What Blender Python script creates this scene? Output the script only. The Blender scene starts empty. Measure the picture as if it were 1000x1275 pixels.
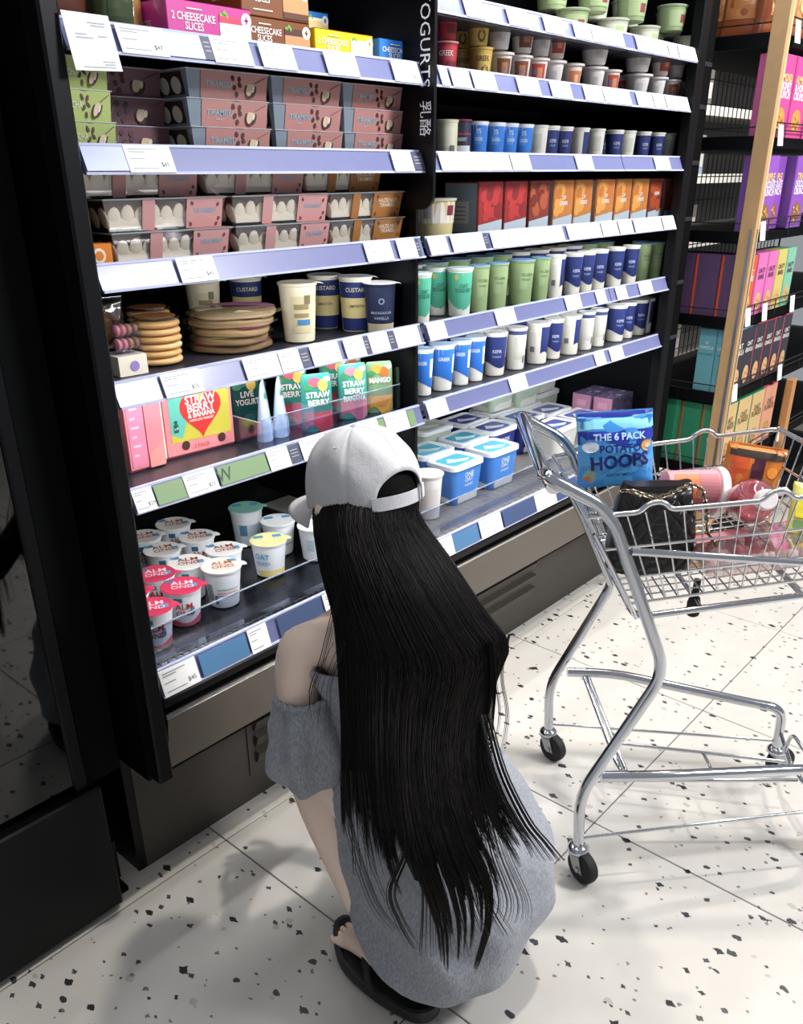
import bpy, bmesh, math, random
import numpy as np
from mathutils import Vector, Matrix
C = bpy.context.scene.collection
PI = math.pi
rnd = random.Random(7)

# ------------------------------------------------------------------ camera, light, exposure
def U(a, b):
    return rnd.uniform(a, b)
CAM = Vector((0, 0, 1.37))
RIGHT = Vector((0.662, -0.7494, -0.0045)); DOWN = Vector((-0.3226, -0.2794, -0.9044)); FWD = Vector((0.6763, 0.6001, -0.4268))
FWD.normalize(); RIGHT = (RIGHT - FWD * RIGHT.dot(FWD)).normalized(); DOWN = FWD.cross(RIGHT).normalized()
FPX, PX0, PY0 = 1051.2, 500.0, 710.3
cd = bpy.data.cameras.new('camera'); co = bpy.data.objects.new('camera', cd); C.objects.link(co)
m = Matrix.Identity(4)
for i in range(3):
    m[i][0] = RIGHT[i]; m[i][1] = -DOWN[i]; m[i][2] = -FWD[i]; m[i][3] = CAM[i]
co.matrix_world = m
cd.sensor_fit = 'VERTICAL'; cd.sensor_height = 36; cd.sensor_width = 36
cd.lens = FPX * 36 / 1275; cd.shift_y = (PY0 - 637.5) / 1275; cd.clip_start = .02
bpy.context.scene.camera = co

def srgb(h):
    if isinstance(h, str):
        h = h.lstrip('#'); v = [int(h[i:i + 2], 16) / 255 for i in (0, 2, 4)]
    else:
        v = h
    return [c / 12.92 if c <= .04045 else ((c + .055) / 1.055) ** 2.4 for c in v] + [1]

w = bpy.data.worlds.new('store_ambient'); bpy.context.scene.world = w; w.use_nodes = True
bg = w.node_tree.nodes['Background']; bg.inputs[0].default_value = (.88, .93, 1, 1); bg.inputs[1].default_value = .27

def lamp(kind, name, loc, target, energy, col, **kw):
    l = bpy.data.lights.new(name, kind); l.energy = energy; l.color = col
    for k, v in kw.items(): setattr(l, k, v)
    o = bpy.data.objects.new(name, l); C.objects.link(o); o.location = loc
    d = Vector(target) - Vector(loc); o.rotation_euler = d.to_track_quat('-Z', 'Y').to_euler()
    return o
WARM = (1, .94, .86)
lamp('SPOT', 'ceiling_spot', (1.80, .62, 3.05), (1.75, .55, 0), 118, WARM, spot_size=1.35, spot_blend=.5, shadow_soft_size=.05)
lamp('SPOT', 'ceiling_spot', (3.30, .40, 3.05), (2.9, .5, 0), 104, WARM, spot_size=1.3, spot_blend=.5, shadow_soft_size=.05)
lamp('SPOT', 'ceiling_spot', (.15, .30, 3.05), (.5, .75, 0), 9, WARM, spot_size=1.2, spot_blend=.5, shadow_soft_size=.06)
can = lamp('AREA', 'canopy_strip_light', (1.70, 1.02, 2.12), (1.70, 1.33, 1.0), 8, (.93, .95, 1), shape='RECTANGLE', size=2.2, size_y=.08)
lamp('AREA', 'ceiling_panel', (2.7, -1.5, 3.0), (2.0, 1.4, .6), 102, (.97, .97, 1), shape='SQUARE', size=.7)
lamp('AREA', 'next_aisle_fill', (5.0, 1.9, 3.0), (5.0, 2.4, 1.0), 120, (1, .96, .9), shape='SQUARE', size=.6)  # added fill, no seen fitting: brightens the shelving behind the wire grid
for x_, l_ in ((1.07, .72), (2.05, 1.15)):      # unseen fill lights added under the lower shelves to brighten their goods
    for z_, e_ in ((.845, 2.2), (1.02, 1.1), (1.205, .9)):
        lamp('AREA', 'shelf_fill_light', (x_, 1.262, z_), (x_, 1.45, z_ - .28), e_ * l_, (.95, .97, 1), shape='RECTANGLE', size=l_, size_y=.012)
vs = bpy.context.scene.view_settings
vs.view_transform = 'Standard'; vs.look = 'None'; vs.gamma = 1; vs.use_curve_mapping = False; vs.exposure = 0.35

# ------------------------------------------------------------------ layout: sight lines onto real planes
def ray(px, py):
    return RIGHT * ((px - PX0) / FPX) + DOWN * ((py - PY0) / FPX) + FWD
def on_y(px, py, y):
    d = ray(px, py); return CAM + d * ((y - CAM.y) / d.y)
def on_z(px, py, z):
    d = ray(px, py); return CAM + d * ((z - CAM.z) / d.z)
def on_x(px, py, x):
    d = ray(px, py); return CAM + d * ((x - CAM.x) / d.x)
def on_p(px, py, p, n):
    d = ray(px, py); n = Vector(n); return CAM + d * ((Vector(p) - CAM).dot(n) / d.dot(n))

# ------------------------------------------------------------------ materials
MATS = {}
def M(name, col='#888888', rough=.5, metal=0, var=.06, scale=40, bump=0, bscale=200, spec=None, coat=0, sheen=0):
    if name in MATS: return MATS[name]
    mt = bpy.data.materials.new(name); mt.use_nodes = True; nt = mt.node_tree; p = nt.nodes['Principled BSDF']
    c = srgb(col); p.inputs['Roughness'].default_value = rough; p.inputs['Metallic'].default_value = metal
    if spec is not None: p.inputs['Specular IOR Level'].default_value = spec
    if coat: p.inputs['Coat Weight'].default_value = coat; p.inputs['Coat Roughness'].default_value = .12
    if sheen: p.inputs['Sheen Weight'].default_value = sheen
    tc = nt.nodes.new('ShaderNodeTexCoord'); nz = nt.nodes.new('ShaderNodeTexNoise'); nz.inputs['Scale'].default_value = scale
    nt.links.new(tc.outputs['Object'], nz.inputs['Vector'])
    mx = nt.nodes.new('ShaderNodeMix'); mx.data_type = 'RGBA'
    mx.inputs[6].default_value = [x * (1 - var) for x in c[:3]] + [1]; mx.inputs[7].default_value = [min(1, x * (1 + var)) for x in c[:3]] + [1]
    nt.links.new(nz.outputs['Fac'], mx.inputs[0]); nt.links.new(mx.outputs[2], p.inputs['Base Color'])
    if bump:
        n2 = nt.nodes.new('ShaderNodeTexNoise'); n2.inputs['Scale'].default_value = bscale; nt.links.new(tc.outputs['Object'], n2.inputs['Vector'])
        b = nt.nodes.new('ShaderNodeBump'); b.inputs['Strength'].default_value = bump; b.inputs['Distance'].default_value = .002
        nt.links.new(n2.outputs['Fac'], b.inputs['Height']); nt.links.new(b.outputs['Normal'], p.inputs['Normal'])
    MATS[name] = mt; return mt
def K(h, rough=.45):
    return M('print_' + h.lstrip('#') + '_%d' % int(rough * 100), h, rough, var=.04)
def clear(name, tint='#ffffff', gloss=.12, rough=.06):
    if name in MATS: return MATS[name]
    mt = bpy.data.materials.new(name); mt.use_nodes = True; nt = mt.node_tree
    for n in list(nt.nodes): nt.nodes.remove(n)
    out = nt.nodes.new('ShaderNodeOutputMaterial'); mx = nt.nodes.new('ShaderNodeMixShader')
    tr = nt.nodes.new('ShaderNodeBsdfTransparent'); gl = nt.nodes.new('ShaderNodeBsdfGlossy'); lw = nt.nodes.new('ShaderNodeLayerWeight')
    tr.inputs[0].default_value = srgb(tint); gl.inputs['Roughness'].default_value = rough
    mp = nt.nodes.new('ShaderNodeMapRange'); mp.inputs['To Min'].default_value = gloss; mp.inputs['To Max'].default_value = min(1, gloss + .5)
    lw.inputs[0].default_value = .25
    nt.links.new(lw.outputs['Facing'], mp.inputs['Value']); nt.links.new(mp.outputs[0], mx.inputs[0])
    nt.links.new(tr.outputs[0], mx.inputs[1]); nt.links.new(gl.outputs[0], mx.inputs[2]); nt.links.new(mx.outputs[0], out.inputs[0])
    MATS[name] = mt; return mt

def terrazzo(name, base='#c9c5be', dark=False):
    mt = bpy.data.materials.new(name); mt.use_nodes = True; nt = mt.node_tree; p = nt.nodes['Principled BSDF']; L = nt.links.new
    N = nt.nodes.new
    geo = N('ShaderNodeNewGeometry')
    nw = N('ShaderNodeTexNoise'); nw.inputs['Scale'].default_value = 85; nw.inputs['Detail'].default_value = 3; L(geo.outputs['Position'], nw.inputs['Vector'])
    va = N('ShaderNodeVectorMath'); va.operation = 'MULTIPLY_ADD'; va.inputs[1].default_value = (.012, .012, 0)
    L(nw.outputs['Color'], va.inputs[0]); L(geo.outputs['Position'], va.inputs[2])
    def chips(scale, thr, keep, stretch, seed):
        mp = N('ShaderNodeMapping'); mp.inputs['Location'].default_value = (seed, seed * 2, 0); mp.inputs['Rotation'].default_value = (0, 0, seed); mp.inputs['Scale'].default_value = (1, stretch, 0)
        L(va.outputs[0], mp.inputs['Vector'])
        v = N('ShaderNodeTexVoronoi'); v.inputs['Scale'].default_value = scale; v.distance = 'CHEBYCHEV' if seed > 2 else 'EUCLIDEAN'; L(mp.outputs[0], v.inputs['Vector'])
        sp = N('ShaderNodeSeparateColor'); L(v.outputs['Color'], sp.inputs[0])
        # chip radius varies per cell
        ml = N('ShaderNodeMath'); ml.operation = 'MULTIPLY'; ml.inputs[1].default_value = thr; L(sp.outputs[1], ml.inputs[0])
        lt = N('ShaderNodeMath'); lt.operation = 'LESS_THAN'; L(v.outputs['Distance'], lt.inputs[0]); L(ml.outputs[0], lt.inputs[1])
        kp = N('ShaderNodeMath'); kp.operation = 'LESS_THAN'; kp.inputs[1].default_value = keep; L(sp.outputs[0], kp.inputs[0])
        an = N('ShaderNodeMath'); an.operation = 'MULTIPLY'; L(lt.outputs[0], an.inputs[0]); L(kp.outputs[0], an.inputs[1])
        return an.outputs[0]
    cl = N('ShaderNodeTexNoise'); cl.inputs['Scale'].default_value = 9; cl.inputs['Detail'].default_value = 6; L(geo.outputs['Position'], cl.inputs['Vector'])
    b = N('ShaderNodeMix'); b.data_type = 'RGBA'; c = srgb(base)
    b.inputs[6].default_value = [x * .86 for x in c[:3]] + [1]; b.inputs[7].default_value = [min(1, x * 1.1) for x in c[:3]] + [1]
    L(cl.outputs['Fac'], b.inputs[0]); prev = b.outputs[2]
    for args, col in (((27, .20, .55, .75, .3), '#b0aca3'), ((25, .17, .70, .62, 1.1), '#3b3c40'), ((30, .19, .65, .6, 2.3), '#2c2d31'), ((42, .18, .60, .7, 4.1), '#46464a'), ((60, .20, .35, .8, 3.7), '#77756f')):
        f = chips(*args); mx = N('ShaderNodeMix'); mx.data_type = 'RGBA'; mx.inputs[7].default_value = srgb(col)
        L(f, mx.inputs[0]); L(prev, mx.inputs[6]); prev = mx.outputs[2]
    L(prev, p.inputs['Base Color']); p.inputs['Roughness'].default_value = .32; p.inputs['Specular IOR Level'].default_value = .35
    return mt

def fabric(name, col, col2, scale=260):
    mt = bpy.data.materials.new(name); mt.use_nodes = True; nt = mt.node_tree; p = nt.nodes['Principled BSDF']; L = nt.links.new; N = nt.nodes.new
    tc = N('ShaderNodeTexCoord'); mp = N('ShaderNodeMapping'); mp.inputs['Scale'].default_value = (1, 1, .28); L(tc.outputs['Object'], mp.inputs[0])
    n1 = N('ShaderNodeTexNoise'); n1.inputs['Scale'].default_value = scale; n1.inputs['Detail'].default_value = 4; L(mp.outputs[0], n1.inputs['Vector'])
    r = N('ShaderNodeValToRGB'); r.color_ramp.elements[0].position = .35; r.color_ramp.elements[1].position = .65
    r.color_ramp.elements[0].color = srgb(col2); r.color_ramp.elements[1].color = srgb(col)
    L(n1.outputs['Fac'], r.inputs[0]); L(r.outputs[0], p.inputs['Base Color'])
    p.inputs['Roughness'].default_value = .95; p.inputs['Sheen Weight'].default_value = .15; p.inputs['Specular IOR Level'].default_value = .15
    b = N('ShaderNodeBump'); b.inputs['Strength'].default_value = .25; b.inputs['Distance'].default_value = .002
    n2 = N('ShaderNodeTexNoise'); n2.inputs['Scale'].default_value = 18; n2.inputs['Detail'].default_value = 5; L(tc.outputs['Object'], n2.inputs['Vector'])
    b2 = N('ShaderNodeBump'); b2.inputs['Strength'].default_value = .35; b2.inputs['Distance'].default_value = .012
    L(n1.outputs['Fac'], b.inputs['Height']); L(n2.outputs['Fac'], b2.inputs['Height']); L(b2.outputs[0], b.inputs['Normal']); L(b.outputs[0], p.inputs['Normal'])
    MATS[name] = mt; return mt

BLACK = M('black_painted_metal', '#07080b', .4, .0, spec=.22)
BLACKM = M('black_matte_plastic', '#040506', .7, spec=.1)
GLOSSK = M('black_gloss_panel', '#07080b', .3, spec=.2)
STEEL = M('grey_steel_panel', '#6f6961', .36, .75, var=.08, scale=6)
STEELD = M('warm_grey_plinth', '#423e39', .5, .3)
DECK = M('grey_deck_liner', '#8f8b84', .3, .2, var=.18, scale=60)
RAIL = M('lavender_price_rail', '#676c94', .3, coat=.15)
WHITE = M('white_card', '#f6f6f4', .6)
GREYP = K('#8c8f96'); DARKP = M('dark_strip_card', '#3c4058', .5)
CHROME = M('polished_chrome', '#c9ccd2', .12, 1, var=.02)
WIRE = M('bright_zinc_wire', '#d5d7d9', .22, 1, var=.02)
RUBBER = M('black_rubber', '#141416', .7)
CLEAR = clear('clear_plastic', '#f4f7ff', .06)
SKIN = M('skin', '#ffe3d2', .45, var=.03, scale=20)
WOOD = M('pale_timber', '#b79468', .5, var=.12, scale=25)

# ------------------------------------------------------------------ mesh builder
TXT = {}
def text_geo(s, bold=0):
    k = (s, bold)
    if k not in TXT:
        cu = bpy.data.curves.new('t', 'FONT'); cu.body = s; cu.align_x = 'CENTER'; cu.align_y = 'CENTER'; cu.resolution_u = 2
        cu.space_line = .82; cu.offset = bold
        o = bpy.data.objects.new('t', cu); C.objects.link(o)
        dg = bpy.context.evaluated_depsgraph_get(); me = bpy.data.meshes.new_from_object(o.evaluated_get(dg))
        v = [tuple(x.co) for x in me.vertices]; f = [tuple(p.vertices) for p in me.polygons]
        bpy.data.objects.remove(o); bpy.data.curves.remove(cu); bpy.data.meshes.remove(me)
        TXT[k] = (v, f)
    return TXT[k]

class MB:
    def __init__(s): s.v = []; s.f = []; s.mi = []; s.ms = []
    def m(s, mat):
        if mat not in s.ms: s.ms.append(mat)
        return s.ms.index(mat)
    def add(s, v, f, mat):
        o = len(s.v); i = s.m(mat); s.v.extend([tuple(x) for x in v]); s.f.extend([tuple(a + o for a in q) for q in f]); s.mi.extend([i] * len(f)); return s
    def box(s, x0, x1, y0, y1, z0, z1, mat):
        v = [(x0, y0, z0), (x1, y0, z0), (x1, y1, z0), (x0, y1, z0), (x0, y0, z1), (x1, y0, z1), (x1, y1, z1), (x0, y1, z1)]
        return s.add(v, [(3, 2, 1, 0), (4, 5, 6, 7), (0, 1, 5, 4), (1, 2, 6, 5), (2, 3, 7, 6), (3, 0, 4, 7)], mat)
    def hexa(s, v, mat):  # 8 corners like box
        return s.add(v, [(3, 2, 1, 0), (4, 5, 6, 7), (0, 1, 5, 4), (1, 2, 6, 5), (2, 3, 7, 6), (3, 0, 4, 7)], mat)
    def rbox(s, x0, x1, y0, y1, z0, z1, mat, b=.002):
        bm = bmesh.new(); bmesh.ops.create_cube(bm, size=1)
        for q in bm.verts:
            q.co = Vector(((x0 + x1) / 2 + q.co.x * (x1 - x0), (y0 + y1) / 2 + q.co.y * (y1 - y0), (z0 + z1) / 2 + q.co.z * (z1 - z0)))
        bmesh.ops.bevel(bm, geom=bm.edges[:], offset=b, segments=1, affect='EDGES')
        bm.verts.index_update(); s.add([q.co for q in bm.verts], [[q.index for q in f.verts] for f in bm.faces], mat); bm.free(); return s
    def loft(s, rings, mat, cap0=True, cap1=True, closed=True):
        n = len(rings[0]); v = [p for r in rings for p in r]; f = []
        for i in range(len(rings) - 1):
            for j in range(n if closed else n - 1):
                k = (j + 1) % n
                f.append((i * n + j, i * n + k, (i + 1) * n + k, (i + 1) * n + j))
        if cap0: f.append(tuple(range(n - 1, -1, -1)))
        if cap1: f.append(tuple((len(rings) - 1) * n + j for j in range(n)))
        return s.add(v, f, mat)
    def lathe(s, prof, mat, n=24, c=(0, 0, 0), cap0=True, cap1=True):
        return s.loft([[(c[0] + r * math.cos(2 * PI * j / n), c[1] + r * math.sin(2 * PI * j / n), c[2] + z) for j in range(n)] for r, z in prof], mat, cap0, cap1)
    def tube(s, pts, r, mat, n=8, fil=0, closed=False):
        P = [Vector(p) for p in pts]
        if fil:
            Q = [P[0]]
            for a, b, c in zip(P, P[1:], P[2:]):
                u = (a - b); w_ = (c - b); t = min(fil, u.length * .45, w_.length * .45); u.normalize(); w_.normalize()
                for k in range(7):
                    h = k / 6; A = b + u * t; B = b + w_ * t
                    Q.append(A.lerp(b, h).lerp(b.lerp(B, h), h))
            Q.append(P[-1]); P = Q
        rings = []; up = None
        for i, p in enumerate(P):
            if closed: t = P[(i + 1) % len(P)] - P[i - 1]
            else: t = P[min(i + 1, len(P) - 1)] - P[max(i - 1, 0)]
            t.normalize()
            if up is None: up = t.orthogonal().normalized()
            up = (up - t * up.dot(t)).normalized(); sd = t.cross(up)
            rr = r[i] if isinstance(r, (list, tuple)) else r
            rings.append([p + (up * math.cos(2 * PI * j / n) + sd * math.sin(2 * PI * j / n)) * rr for j in range(n)])
        if closed: rings.append(rings[0]); return s.loft(rings, mat, False, False)
        return s.loft(rings, mat)
    def poly(s, pts, mat): return s.add(pts, [tuple(range(len(pts)))], mat)
    def text(s, txt, size, fn, mat, wmax=None, bold=0.0):
        v, f = text_geo(txt, bold); sc = size
        if wmax and v:
            wd = (max(p[0] for p in v) - min(p[0] for p in v)) * size
            kx = min(1, wmax / wd) if wd else 1
        else: kx = 1
        return s.add([fn(p[0] * sc * kx, p[1] * sc) for p in v], f, mat)
    def mesh(s, name, smooth=35, origin=None):
        me = bpy.data.meshes.new(name); v = s.v
        if origin is not None: v = [(a[0] - origin[0], a[1] - origin[1], a[2] - origin[2]) for a in v]
        me.from_pydata(v, [], s.f)
        for q in s.ms: me.materials.append(q)
        me.polygons.foreach_set('material_index', s.mi)
        if smooth:
            me.polygons.foreach_set('use_smooth', [True] * len(s.f)); me.update(); me.set_sharp_from_angle(angle=math.radians(smooth))
        me.update(); return me

def plain(name): return name
def obj(name, me, parent=None, loc=(0, 0, 0)):
    o = bpy.data.objects.new(name, me); C.objects.link(o); o.location = loc
    if parent is not None: o.parent = parent
    return o
USED = set()
def tag(o, label, cat, group=None):
    if label in USED: print('DUPLICATE LABEL', label)
    USED.add(label)
    o['label'] = label; o['category'] = cat
    if group: o['group'] = group
    return o
def thing(name, label, cat, loc=(0, 0, 0), rotz=0, group=None):
    o = bpy.data.objects.new(name, None); C.objects.link(o); o.empty_display_size = .05
    o.location = loc; o.rotation_euler = (0, 0, rotz); return tag(o, label, cat, group)
def place(tpl, name, label, cat, loc, rotz=0, group=None, scale=1):
    """tpl: list of (part name, mesh, [(sub name, mesh)])"""
    o = thing(name, label, cat, loc, rotz, group)
    if scale != 1: o.scale = scale if isinstance(scale, (tuple, list)) else (scale,) * 3
    for t in tpl:
        p = obj(t[0], t[1], o)
        for sname, sme in (t[2] if len(t) > 2 else []): obj(sname, sme, p)
    return o
def structure(name, mb, smooth=0):
    o = obj(name, mb.mesh(name, smooth)); o['kind'] = 'structure'; return o
ORD = ['first', 'second', 'third', 'fourth', 'fifth', 'sixth', 'seventh', 'eighth', 'ninth', 'tenth', 'eleventh', 'twelfth', 'thirteenth', 'fourteenth', 'fifteenth', 'sixteenth', 'seventeenth', 'eighteenth', 'nineteenth', 'twentieth', 'twenty-first', 'twenty-second', 'twenty-third', 'twenty-fourth']
def plane_fn(p, ux, uy, n=None, eps=.0006):
    p = Vector(p); ux = Vector(ux); uy = Vector(uy); n = ux.cross(uy) if n is None else Vector(n)
    return lambda x, y: p + ux * x + uy * y + n * eps
def front_fn(x, y, z, eps=.0006):    # a face that looks towards -y
    return lambda a, b: Vector((x + a, y - eps, z + b))
def side_fn(x, y, z, eps=.0006):     # a face that looks towards -x
    return lambda a, b: Vector((x - eps, y - a, z + b))
def rrect(w, d, r, n=5, z=0, cx=0, cy=0):
    out = []
    for qx, qy, a0 in ((1, 1, 0), (-1, 1, 90), (-1, -1, 180), (1, -1, 270)):
        for k in range(n + 1):
            a = math.radians(a0 + 90 * k / n); out.append((cx + qx * (w / 2 - r) + r * math.cos(a), cy + qy * (d / 2 - r) + r * math.sin(a), z))
    return out
# ------------------------------------------------------------------ floor
FT = terrazzo('terrazzo')
TX0, TY0, TS = .2356, .079, .6
mb = MB(); mb.box(-1.8, 5.4, -2.6, 3.4, -.05, -.004, M('dark_grout', '#3b3934', .9))
floor = structure('floor', mb)
g = .0014
tm = MB(); tm.rbox(g, TS - g, g, TS - g, -.0095, 0, FT, .0012); tme = tm.mesh('floor_tile', 0)
for i in range(-3, 8):
    for j in range(-4, 5):
        x, y = TX0 + i * TS, TY0 + j * TS
        if x + TS > -1.8 and x < 5.0 and y > -2.6 and y + TS < 3.4: obj('floor_tile', tme, floor, (x, y, 0))

# ------------------------------------------------------------------ refrigerated display case
PY, RY = 1.203, 1.222          # front of the end posts, front of the price rails
XL, XD, XR, XE = .692, 1.450, 2.632, 2.80
BASEY = 1.342; BACK = 1.86
case = thing('refrigerated_display_case', 'long open black refrigerated case with grey plinth holding yogurt and desserts', 'refrigerator', (1.7, 1.6, 0))
O = (1.7, 1.6, 0)
def cpart(name, mb, parent=None, smooth=0, label=None, org=O):
    p = parent if parent is not None else case
    o = obj(name, mb.mesh(name, smooth, org if parent is None else O), p)
    if label: o['label'] = label
    return o
mb = MB(); mb.rbox(.657, XL - .004, PY, BACK, .305, 2.15, BLACK, .004); mb.box(.650, .657, PY + .03, BACK, .305, 2.15, GLOSSK)
cpart('end_panel', mb)
mb = MB(); mb.rbox(XR, XR + .047, PY, PY + .035, .305, 2.15, BLACK, .004); mb.box(XR + .047, XE, PY + .034, PY + .05, .305, 2.15, BLACKM)
cpart('front_post', mb)
mb = MB(); mb.box(XE, XE + .03, 1.262, BACK, .0, 2.15, BLACK); cpart('end_panel', mb)
mb = MB(); mb.box(XL - .004, XE, BACK - .03, BACK, .2, 2.15, BLACKM)
cpart('back_panel', mb)
bp = MB()
for i in range(52):           # row of slots in the back wall, each a small raised hook plate
    for z in (1.48, 1.62):
        x = .74 + i * .04
        bp.box(x, x + .012, BACK - .034, BACK - .03, z, z + .02, M('dark_slot', '#1d2026', .5))
cpart('slot_plate', bp)['kind'] = 'stuff'
mb = MB(); mb.box(.657, XE, 1.15, BACK, 2.15, 2.25, BLACK); mb.box(.657, XE, 1.13, 1.15, 2.13, 2.25, BLACK); cpart('canopy', mb)
# divider between the bays: recessed below, blade with lettering above
mb = MB(); mb.box(XD - .004, XD + .004, 1.238, BACK - .03, .56, 2.15, BLACK); cpart('divider_panel', mb)
zb, yf = 1.300, 1.186
pts = [(yf, 2.15)] + [(yf + .03 - .03 * math.cos(a), zb + .03 - .03 * math.sin(a)) for a in [k * PI / 16 for k in range(9)]] + [(1.45, zb), (1.45, 2.15)]
mb = MB(); rg = [[(x, a, b) for a, b in pts] for x in (XD - .012, XD - .004)]; mb.loft(rg[::-1], BLACK)
blade = cpart('sign_blade', mb)
mb = MB()
def blade_fn(y, z):         # reads downwards, seen from the left
    return lambda a, b: Vector((XD - .0128, y - b, z - a))
yc = on_x(529, 60, XD - .012).y
zt = on_x(529, -12, XD).z; z1 = on_x(529, 110, XD).z
SW = M('sign_white', '#eef1f5', .5)
v, f = text_geo('YOGURTS'); wd = max(p[0] for p in v) - min(p[0] for p in v)
mb.text('YOGURTS', (zt - z1) / wd, blade_fn(yc, (zt + z1) / 2), SW)
obj('lettering', mb.mesh('lettering', 0, O), blade); mb = MB()
z2 = on_x(530, 126, XD).z; z3 = on_x(530, 170, XD).z
mb.text('乳酪', (z2 - z3) / 1.95, blade_fn(yc - .001, (z2 + z3) / 2), SW)
obj('lettering', mb.mesh('lettering', 0, O), blade)
# plinth, louvres, bumper, trim
mb = MB(); mb.box(.672, XE, BASEY, BACK, 0, .31, STEELD); mb.box(.652, .672, BASEY + .001, BACK, 0, .32, BLACK)
cpart('plinth', mb)
LV = M('louvre_grey', '#4a463f', .5, .3)
for x0, x1 in ((.985, 1.42), (1.50, 2.16)):
    fr = MB(); fr.box(x0 - .02, x1 + .02, BASEY - .003, BASEY, .07, .285, STEELD)
    vent = cpart('vent_panel', fr)
    for k in range(4):
        z = .10 + k * .045; lv = MB()
        lv.hexa([(x0, BASEY - .006, z), (x1, BASEY - .006, z), (x1, BASEY - .002, z), (x0, BASEY - .002, z), (x0, BASEY - .018, z + .03), (x1, BASEY - .018, z + .03), (x1, BASEY - .002, z + .034), (x0, BASEY - .002, z + .034)], LV)
        cpart('louvre', lv, vent)
for x0, x1 in ((XL, XD - .003), (XD + .003, XR)):
    mb = MB(); mb.hexa([(x0, 1.225, .315), (x1, 1.225, .315), (x1, 1.30, .315), (x0, 1.30, .315), (x0, 1.203, .440), (x1, 1.203, .440), (x1, 1.30, .440), (x0, 1.30, .440)], STEEL)
    mb.box(x0, x1, 1.205, 1.21, .440, .447, M('chrome_edge', '#cfd0d0', .2, .9)); cpart('bumper', mb)
    mb = MB(); mb.box(x0, x1, 1.236, 1.34, .300, .316, BLACKM); cpart('lower_trim', mb)
    mb = MB(); mb.box(x0, x1, 1.222, 1.30, .440, .474, BLACKM); mb.rbox(x0, x1, 1.206, 1.25, .462, .482, BLACK, .003); cpart('bumper_channel', mb)
    mb = MB(); mb.box(x0, x1, 1.25, BACK - .03, .46, .498, DECK if x0 > 1 else M('black_deck', '#15161a', .22)); cpart('deck', mb)

# ------------------------------------------------------------------ shelves with price rails
def tag_mesh(w, h, price=None, col=WHITE):
    mb = MB(); mb.box(-w / 2, w / 2, -.0012, .0008, -h / 2, h / 2, col)
    if col is WHITE:
        for fx, fz, fw in ((-.42, .34, .62), (-.42, .24, .35), (-.42, -.02, .3), (-.42, -.36, .55)):
            mb.box(fx * w, fx * w + fw * w, -.0016, -.0012, fz * h, fz * h + h * .035, GREYP)
        if price: mb.text(price, h * .24, lambda a, b: (w * .30 + a, -.0017, -h * .22 + b), DARKP)
    elif col is DARKP:
        for k in range(3): mb.box(-.3 * w, .3 * w, -.0016, -.0012, h * (.2 - .18 * k), h * (.26 - .18 * k), GREYP)
    return mb.mesh('price_tag', 0)
GREEN = K('#728f61'); BLUET = K('#4a759c'); NAVYT = K('#3d4d72')
def shelf(label, z, x0, x1, y1, tags, rail_h=.040, xr=None, rail_z=None, board=True, boardmat=None):
    xr = x1 if xr is None else xr
    org = ((x0 + x1) / 2, 1.4, z)
    t = thing('fridge_shelf', label, 'shelf', org)
    if board:
        mb = MB(); mb.rbox(x0 + .003, x1 - .003, RY + .012, y1, z - .014, z - .001, boardmat or M('dark_shelf_board', '#2b2c33', .35), .002)
        obj('shelf_board', mb.mesh('shelf_board', 0, org), t)
    rz = {S[1]: 1.541, S[2]: 1.389, S[3]: 1.228}.get(z, z + .004) if rail_z is None else rail_z
    h2 = rail_h / 2; lean = .013
    mb = MB(); X0, X1 = x0 + .002, xr - .002
    mb.hexa([(X0, RY - lean, rz - h2), (X1, RY - lean, rz - h2), (X1, RY - lean + .006, rz - h2), (X0, RY - lean + .006, rz - h2),
             (X0, RY + .004, rz + h2), (X1, RY + .004, rz + h2), (X1, RY + .010, rz + h2), (X0, RY + .010, rz + h2)], RAIL)
    for zz, yy in ((rz + h2 - .002, RY + .003), (rz - h2 + .0005, RY - lean - .001)):
        mb.box(X0, X1, yy - .0015, yy + .004, zz - .0012, zz + .0025, M('clear_rail_lip', '#c9cfee', .15, coat=1))
    rail = obj('price_rail', mb.mesh('price_rail', 0, org), t)
    ang = math.atan2(lean + .004, rail_h)
    for a, b, kind in tags:
        yy = RY - .0055
        xa, xb = (on_y(a, kind[1], yy).x, on_y(b, kind[1], yy).x)
        xa = max(xa, X0 + .001); xb = min(xb, X1 - .001)
        if xb - xa < .004: continue
        c = {'w': WHITE, 'd': DARKP, 'g': GREEN, 'b': BLUET, 'n': NAVYT, 'l': M('clear_rail_lip', '#c9cfee', .15, coat=1)}[kind[0][0]]
        tg = obj('price_tag', tag_mesh(xb - xa, rail_h * (.98 if c is WHITE else .86), kind[0][1:] or None, c), rail, ((xa + xb) / 2 - org[0], yy - .0035 - org[1] - (.0004 if c is WHITE else 0), rz - org[2]))
        tg.rotation_euler = (-ang, 0, 0)
        if c is GREEN and b - a > 45:
            tm_ = MB(); tm_.text('W', .034, lambda p, q: (-(xb - xa) * .40 + p, -.0018, q), M('dark_green_ink', '#2f4a37', .5)); tg.data = join_mesh(tg.data, tm_)
    return t
def join_mesh(me, mb2):
    mb3 = MB(); ms = list(me.materials)
    for p in me.polygons: mb3.add([me.vertices[i].co for i in p.vertices], [tuple(range(len(p.vertices)))], ms[p.material_index])
    for i, f in enumerate(mb2.f): mb3.add([mb2.v[k] for k in f], [tuple(range(len(f)))], mb2.ms[mb2.mi[i]])
    return mb3.mesh('price_tag', 0)
def T(y, *items):
    """items: (px0, px1, code)"""
    return [(a, b, (k, y)) for a, b, k in items]
S = {1: 1.549, 2: 1.398, 3: 1.238, 4: 1.047, 5: .872, 6: .500, 0: 1.660}
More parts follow.
